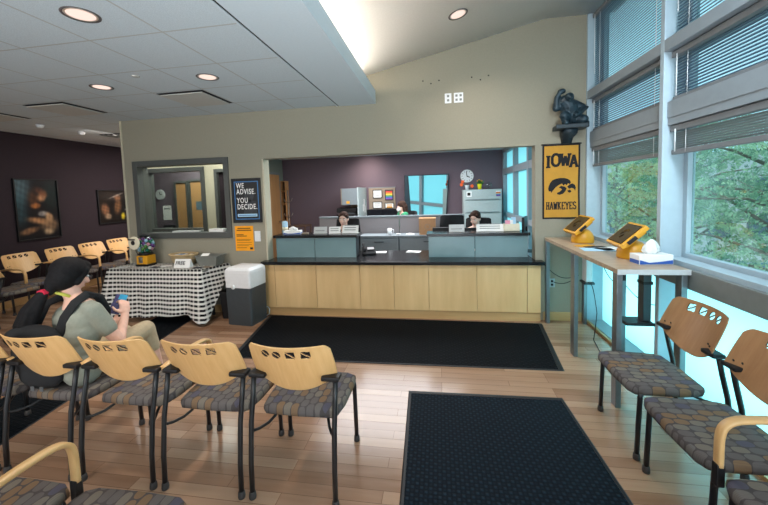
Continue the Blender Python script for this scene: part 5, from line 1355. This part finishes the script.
    # face
    for s in (-1, 1):
        e = MB().ball(H(s*.030, .076, .012), (.013, .008, .009), 12, 8, HR).build('eye', M['paper'], t, smooth=True)
        MB().ball(H(s*.030, .083, .012), (.006, .004, .007), 10, 6, HR).build('iris', M['eye_dark'], e, smooth=True)
        MB().tube([H(s*.014, .086, .030), H(s*.030, .085, .036), H(s*.046, .074, .031)], .0035, 6).build('eyebrow', M[hair], t, smooth=True)
    if not mask: MB().tube([H(-.022, .085, -.060), H(0, .092, -.059), H(.022, .085, -.060)], [.002, .0055, .002], 8).build('mouth', M['lip'], t, smooth=True)
    else:
        b = MB(); b.ball(H(0, .062, -.048), (.056, .050, .050), 16, 10, HR); m_ = b.build('face_mask', M['paper'], t, smooth=True)
        for s in (-1, 1): MB().tube([H(s*.05, .06, -.03), H(s*.074, .0, -.01)], .002, 6).build('strap', M['paper'], m_)
    # hair
    b = MB()
    if style == 'tail':
        b.ball(H(0, -.032, .040), (.104, .112, .096), 20, 14, HR); b.ball(H(0, -.050, -.015), (.098, .090, .098), 18, 12, HR); b.ball(H(0, .040, .080), (.066, .048, .040), 14, 8, HR)
        b.cap(H(0, -.085, -.06), .06, H(0, -.10, -.12), .032)
        for s in (-1, 1): b.cap(H(s*.066, .04, .055), .024, H(s*.076, .012, -.04), .020)
    elif style == 'bob':
        b.ball(H(0, -.018, .048), (.088, .098, .085), 20, 14, HR)
        for s in (-1, 1): b.cap(H(s*.078, -.01, .03), .022, H(s*.092, -.02, -.12), .032); b.cap(H(s*.05, -.07, .0), .05, H(s*.05, -.07, -.13), .045)
        b.cap(H(0, -.07, 0), .06, H(0, -.08, -.14), .05)
    else:
        b.ball(H(0, -.024, .046), (.084, .094, .082), 20, 14, HR); b.ball(H(0, -.05, .0), (.076, .065, .08), 18, 12, HR)
        for s in (-1, 1): b.cap(H(s*.060, .045, .072), .022, H(s*.074, .0, .02), .016)
        b.ball(H(0, -.115, .03), .038)
    o = b.build('hair', M[hair], t); remesh(o, .007, 2)
    if glasses:
        g = MB()
        for s in (-1, 1): g.tube([H(s*.033+.021*math.cos(a), .096, .008+.017*math.sin(a)) for a in [2*PI*j/16 for j in range(17)]], .0018, 6); g.tube([H(s*.054, .094, .012), H(s*.078, .0, .006)], .0018, 6)
        g.tube([H(-.012, .098, .010), H(.012, .098, .010)], .0018, 6); g = g.build('glasses', M['poster_black'], t)
        for s in (-1, 1):
            q = MB(); q.poly([H(s*.033+.020*math.cos(a), .096, .008+.016*math.sin(a)) for a in [2*PI*j/14 for j in range(14)]]); q.build('lens', M['lens'], g)
    return t, H, J
SIT = dict(pelvis=(0, 0, .57), chest=(0, .05, .90), neck=(0, .045, 1.06), head=(0, .075, 1.215), sh_r=(.165, .045, 1.0), sh_l=(-.165, .045, 1.0),
           el_r=(.21, .13, .78), el_l=(-.21, .13, .78), wr_r=(.13, .34, .80), wr_l=(-.13, .34, .80), kn_r=(.11, .42, .56), kn_l=(-.11, .42, .56),
           an_r=(.11, .38, .09), an_l=(-.11, .38, .09), to_r=(.12, .50, .04), to_l=(-.12, .50, .04))
def up(J, dz, keep=('an_r', 'an_l', 'to_r', 'to_l')): return {k: ((v[0], v[1], v[2]+dz) if k not in keep else v) for k, v in J.items()}
# --- the person with the backpack (coordinates relative to the chair they sit on)
PX, PY = -2.50, 1.98
def rel(x, y, z): return (x-PX, y-PY, z)
FG = dict(pelvis=rel(-2.50, 1.97, .575), chest=rel(-2.56, 2.035, .86), neck=rel(-2.60, 2.065, 1.005), head=rel(-2.625, 2.085, 1.165),
          sh_r=rel(-2.395, 2.01, .94), sh_l=rel(-2.70, 2.14, .945), el_r=rel(-2.285, 2.085, .69), wr_r=rel(-2.385, 2.245, .825), hd_r=(-.05, .05, .11), pn_r=(-.8, .35, .2),
          el_l=rel(-2.74, 2.22, .70), wr_l=rel(-2.62, 2.33, .72), hd_l=(.10, .04, .02), pn_l=(.5, .0, .3),
          kn_r=rel(-2.43, 2.46, .625), kn_l=rel(-2.64, 2.46, .58), an_r=rel(-2.36, 2.52, .10), an_l=rel(-2.62, 2.40, .10), to_r=rel(-2.36, 2.64, .045), to_l=rel(-2.62, 2.53, .045))
t, H, J = person('seated person in sage T-shirt and khaki trousers looking down at a phone', (PX, PY, 0), 0, FG, 'shirt_sage', 'khaki', 'skin', 'hair_black', 'tail',
           head_yaw=math.radians(-20), head_pitch=math.radians(20), voxel=.0055, leg_len='short', curls=(.75, .8), glasses=True)
b = MB(); c0 = H(0, -.125, -.135)
b.ring([[c0+Vector((.032*math.cos(a)*(1+.12*math.sin(5*a)), .018*math.sin(p_)*1.0, 0))+Vector((0, .0, .030*math.sin(a)*(1+.12*math.cos(5*a)))) for a in [2*PI*j/20 for j in range(20)]] for p_ in (-1.4, -.7, 0, .7, 1.4)])
b.build('hair_tie', M['red_cloth'], t, smooth=True)
b = MB(); p0 = c0+Vector((0, -.01, -.01))
for k, (dx, dy) in enumerate(((0, 0), (.02, .01), (-.02, .01), (.0, -.012), (-.03, -.01))):
    pts = [p0+Vector((dx*.4, dy*.4, 0)), p0+Vector((-.035+dx, -.04+dy, -.09)), p0+Vector((-.075+dx*1.4, -.055+dy, -.19)), p0+Vector((-.11+dx*1.2, -.05+dy, -.27-.015*k))]
    b.cap(pts[0], .026, pts[1], .036); b.cap(pts[1], .036, pts[2], .034); b.cap(pts[2], .034, pts[3], .012)
o = b.build('ponytail', M['hair_black'], t); remesh(o, .008, 2)
MB().tube([H(-.06, -.045, -.125), H(.0, -.075, -.122), H(.058, -.035, -.130), H(.066, .0, -.138)], .011, 8).build('neck_lanyard', M['lime'], t, smooth=True)
# phone in the raised hand
w = Vector((J['wr_r']))+Vector((PX, PY, 0)); dh = Vector(FG['hd_r']).normalized()
t = thing('smartphone', 'phone in a blue and purple patterned case held up by the seated person', 'phone', w+dh*.085+Vector((-.055, -.005, .0)))
rotm = Euler((math.radians(-30), math.radians(22), math.radians(35))).to_matrix().to_4x4()
MB().box(-.037, .037, -.006, .006, -.075, .075, .005, rotm).build('case', M['phone_purple'], t)
MB().box(-.034, .034, .006, .0072, -.072, .072, 0, rotm).build('screen', M['screen'], t)
MB().box(-.012, .040, -.0085, .0085, .035, .079, .003, rotm).build('case_corner', M['phone_blue'], t)
# backpack between the back of the person and the chair
t = thing('backpack', 'black backpack worn by the seated person, squeezed against the chair back', 'backpack', (-2.63, 1.86, .475))
b = MB()
b.ball((-.02, 0, .20), (.22, .085, .20), 22, 14); b.ball((-.06, -.01, .33), (.215, .085, .085), 20, 12); b.ball((.02, -.035, .09), (.17, .06, .09), 18, 10)
o = b.build('pack', M['black_fabric'], t); remesh(o, .012, 2)
for pts in ([(.12, .01, .34), (.135, .045, .45), (.155, .105, .535), (.165, .18, .572), (.175, .255, .53), (.18, .30, .42), (.17, .285, .26)], [(-.16, .09, .38), (-.16, .16, .50), (-.14, .24, .525), (-.16, .32, .46), (-.19, .30, .30), (-.18, .2, .14)]):
    MB().tube(pts, 0, flat=(.060, .014, (.3, -1, .4))).build('shoulder_strap', M['black_fabric'], t, smooth=True)
MB().tube([(-.05, -.02, .355), (-.03, -.02, .385), (.03, -.02, .385), (.05, -.02, .355)], .008, 8).build('grab_loop', M['black_fabric'], t, smooth=True)
for x in (.03, .10): MB().box(x-.012, x+.012, -.105, -.098, .02, .05, .003).build('buckle', M['metal_grey'], t)
# --- staff
person('receptionist with pulled-back brown hair looking over the left ledge', (-1.56, 5.63, 0), PI, up(SIT, .055), 'dark_cloth', 'dark_cloth', 'skin_pale', 'hair_brown', 'bun', head_pitch=.20, voxel=.009, sleeve='long', curls=(.5, .5))
person('receptionist with dark hair looking down behind the right ledge', (.60, 5.66, 0), PI-.35, up(SIT, .02), 'dark_cloth', 'dark_cloth', 'skin_pale', 'hair_brown', 'bun', head_yaw=-.15, head_pitch=.38, voxel=.009, sleeve='long', curls=(.5, .5))
person('woman in a white face mask and green top behind the grey partition', (-.70, 7.30, 0), PI/2+.45, dict(up(SIT, .215), neck=(0, .045, 1.235), head=(0, .075, 1.375)), 'green_cloth', 'dark_cloth', 'skin_pale', 'hair_brown', 'bob', head_pitch=.12, voxel=.009, sleeve='long', mask=True)
#--PART7--
# ================================================================== outside the windows
GZ = -6.5
struct(MB().box(2.3, 70, -12, 90, GZ-.2, GZ).build('pavement', M['pavement']))
def tree(label, x, y, h, crown, leafmat, seed, n=2600, trunk=.16):
    rr_ = random.Random(seed); t = thing('tree', label, 'tree', (x, y, GZ), 0, 'trees outside the windows')
    lean = Vector((rr_.uniform(-.5, .5), rr_.uniform(-.5, .5), 0))
    top = Vector((0, 0, h*.78))+lean
    MB().tube([(0, 0, 0), lean*.2+Vector((.03, 0, h*.25)), lean*.6+Vector((0, .05, h*.5)), top], [trunk, trunk*.8, trunk*.55, trunk*.2], 10).build('trunk', M['bark'], t, smooth=True)
    tips = []
    for k in range(22):
        a = k*2.4+rr_.uniform(-.3, .3); f = .45+.36*k/22; base = Vector((0, 0, h*f))+lean*f
        L = crown*(.6+.5*rr_.random())*(1.15-.5*(f-.45)/.36); e = rr_.uniform(.0, .6)
        d = Vector((math.cos(a)*math.cos(e), math.sin(a)*math.cos(e), math.sin(e)))
        m1 = base+d*L*.5+Vector((0, 0, .2)); m2 = base+d*L+Vector((rr_.uniform(-.3, .3), rr_.uniform(-.3, .3), .1))
        MB().tube([base, m1, m2], [trunk*.32, trunk*.2, .012], 7).build('branch', M['bark'], t, smooth=True)
        for q in range(4): tips.append(base.lerp(m2, .35+.22*q)+Vector((rr_.uniform(-.5, .5), rr_.uniform(-.5, .5), rr_.uniform(-.3, .4))))
    b = bmesh.new()
    for k in range(n):
        c = rr_.choice(tips)+Vector((rr_.gauss(0, .36), rr_.gauss(0, .36), rr_.gauss(0, .22)))
        d = Vector((rr_.uniform(-1, 1), rr_.uniform(-1, 1), rr_.uniform(-.9, .3))).normalized(); u = d.orthogonal().normalized(); u.rotate(Matrix.Rotation(rr_.uniform(0, PI), 3, d)); s = rr_.uniform(.13, .26)
        # a pinnate leaf: a few leaflet pairs along one stalk
        for j in range(3):
            p = c+d*s*(.25+.33*j); w = u*s*.30; g = d*s*.20
            b.faces.new([b.verts.new(v) for v in (p-w, p+g*.4, p+w, p-g)])
    m = MB(); m.b.free(); m.b = b; m.build('foliage', M[leafmat], t, recalc=False)
tree('leafy green tree filling the near window pane', 8.2, 9.6, 11.5, 3.0, 'leaf_a', 11, 3400)
tree('leafy tree at the right edge of the near window', 11.5, 11.2, 11.5, 3.0, 'leaf_c', 12, 3000)
tree('leafy tree seen past the tall mullion between the windows', 9.0, 14.2, 12.0, 3.1, 'leaf_a', 13, 3200)
tree('yellower tree in the far window beside the banner', 8.6, 17.6, 11.0, 2.9, 'leaf_b', 14, 3200)
tree('darker tree behind the yellower tree in the far window', 13.5, 22.5, 13, 3.6, 'leaf_c', 15, 3200)
t = thing('building', 'pale grey building across the street behind the trees', 'building', (24, 42, GZ))
MB().box(8-24, 46-24, 44-42, 50-42, 0, 11.5).build('facade', M['facade'], t)
MB().box(40-24, 46-24, 0-42, 44-42, 0, 11.5).build('facade', M['facade'], t)
for r_ in range(2):
    for k in range(9): MB().box(10.5+k*3.9-24, 12.9+k*3.9-24, 1.9, 2.0, 2.0+r_*4.0, 4.5+r_*4.0).build('window', M['facade_glass'], t)
    for k in range(9): MB().box(15.9, 16.0, 4+k*4.3-42, 6.6+k*4.3-42, 2.0+r_*4.0, 4.5+r_*4.0).build('window', M['facade_glass'], t)
t = thing('street_post', 'pale white post standing outside the far window', 'post', (9.2, 20.9, GZ))
MB().lathe([(.25, 0), (.25, .3), (.14, .4), (.12, 5.2), (.22, 5.3), (.22, 5.9), (.10, 6.3), (.02, 6.5)], n=16).build('column', M['paper'], t, smooth=True)
WALK = dict(pelvis=(0, 0, .95), chest=(0, .03, 1.28), neck=(0, .04, 1.45), head=(0, .06, 1.61), sh_r=(.17, .03, 1.39), sh_l=(-.17, .03, 1.39), el_r=(.22, -.05, 1.12), el_l=(-.22, .12, 1.13),
            wr_r=(.20, .10, .92), wr_l=(-.18, .30, 1.0), kn_r=(.10, .14, .50), kn_l=(-.10, -.03, .49), an_r=(.10, .17, .10), an_l=(-.10, -.28, .14), to_r=(.10, .30, .04), to_l=(-.10, -.16, .05))
person('pedestrian in a blue top and dark trousers walking on the pavement outside', (26.6, 32.8, GZ), 1.9, WALK, 'poster_blue', 'dark_cloth', 'skin', 'hair_black', 'bun', voxel=.014, sleeve='long')
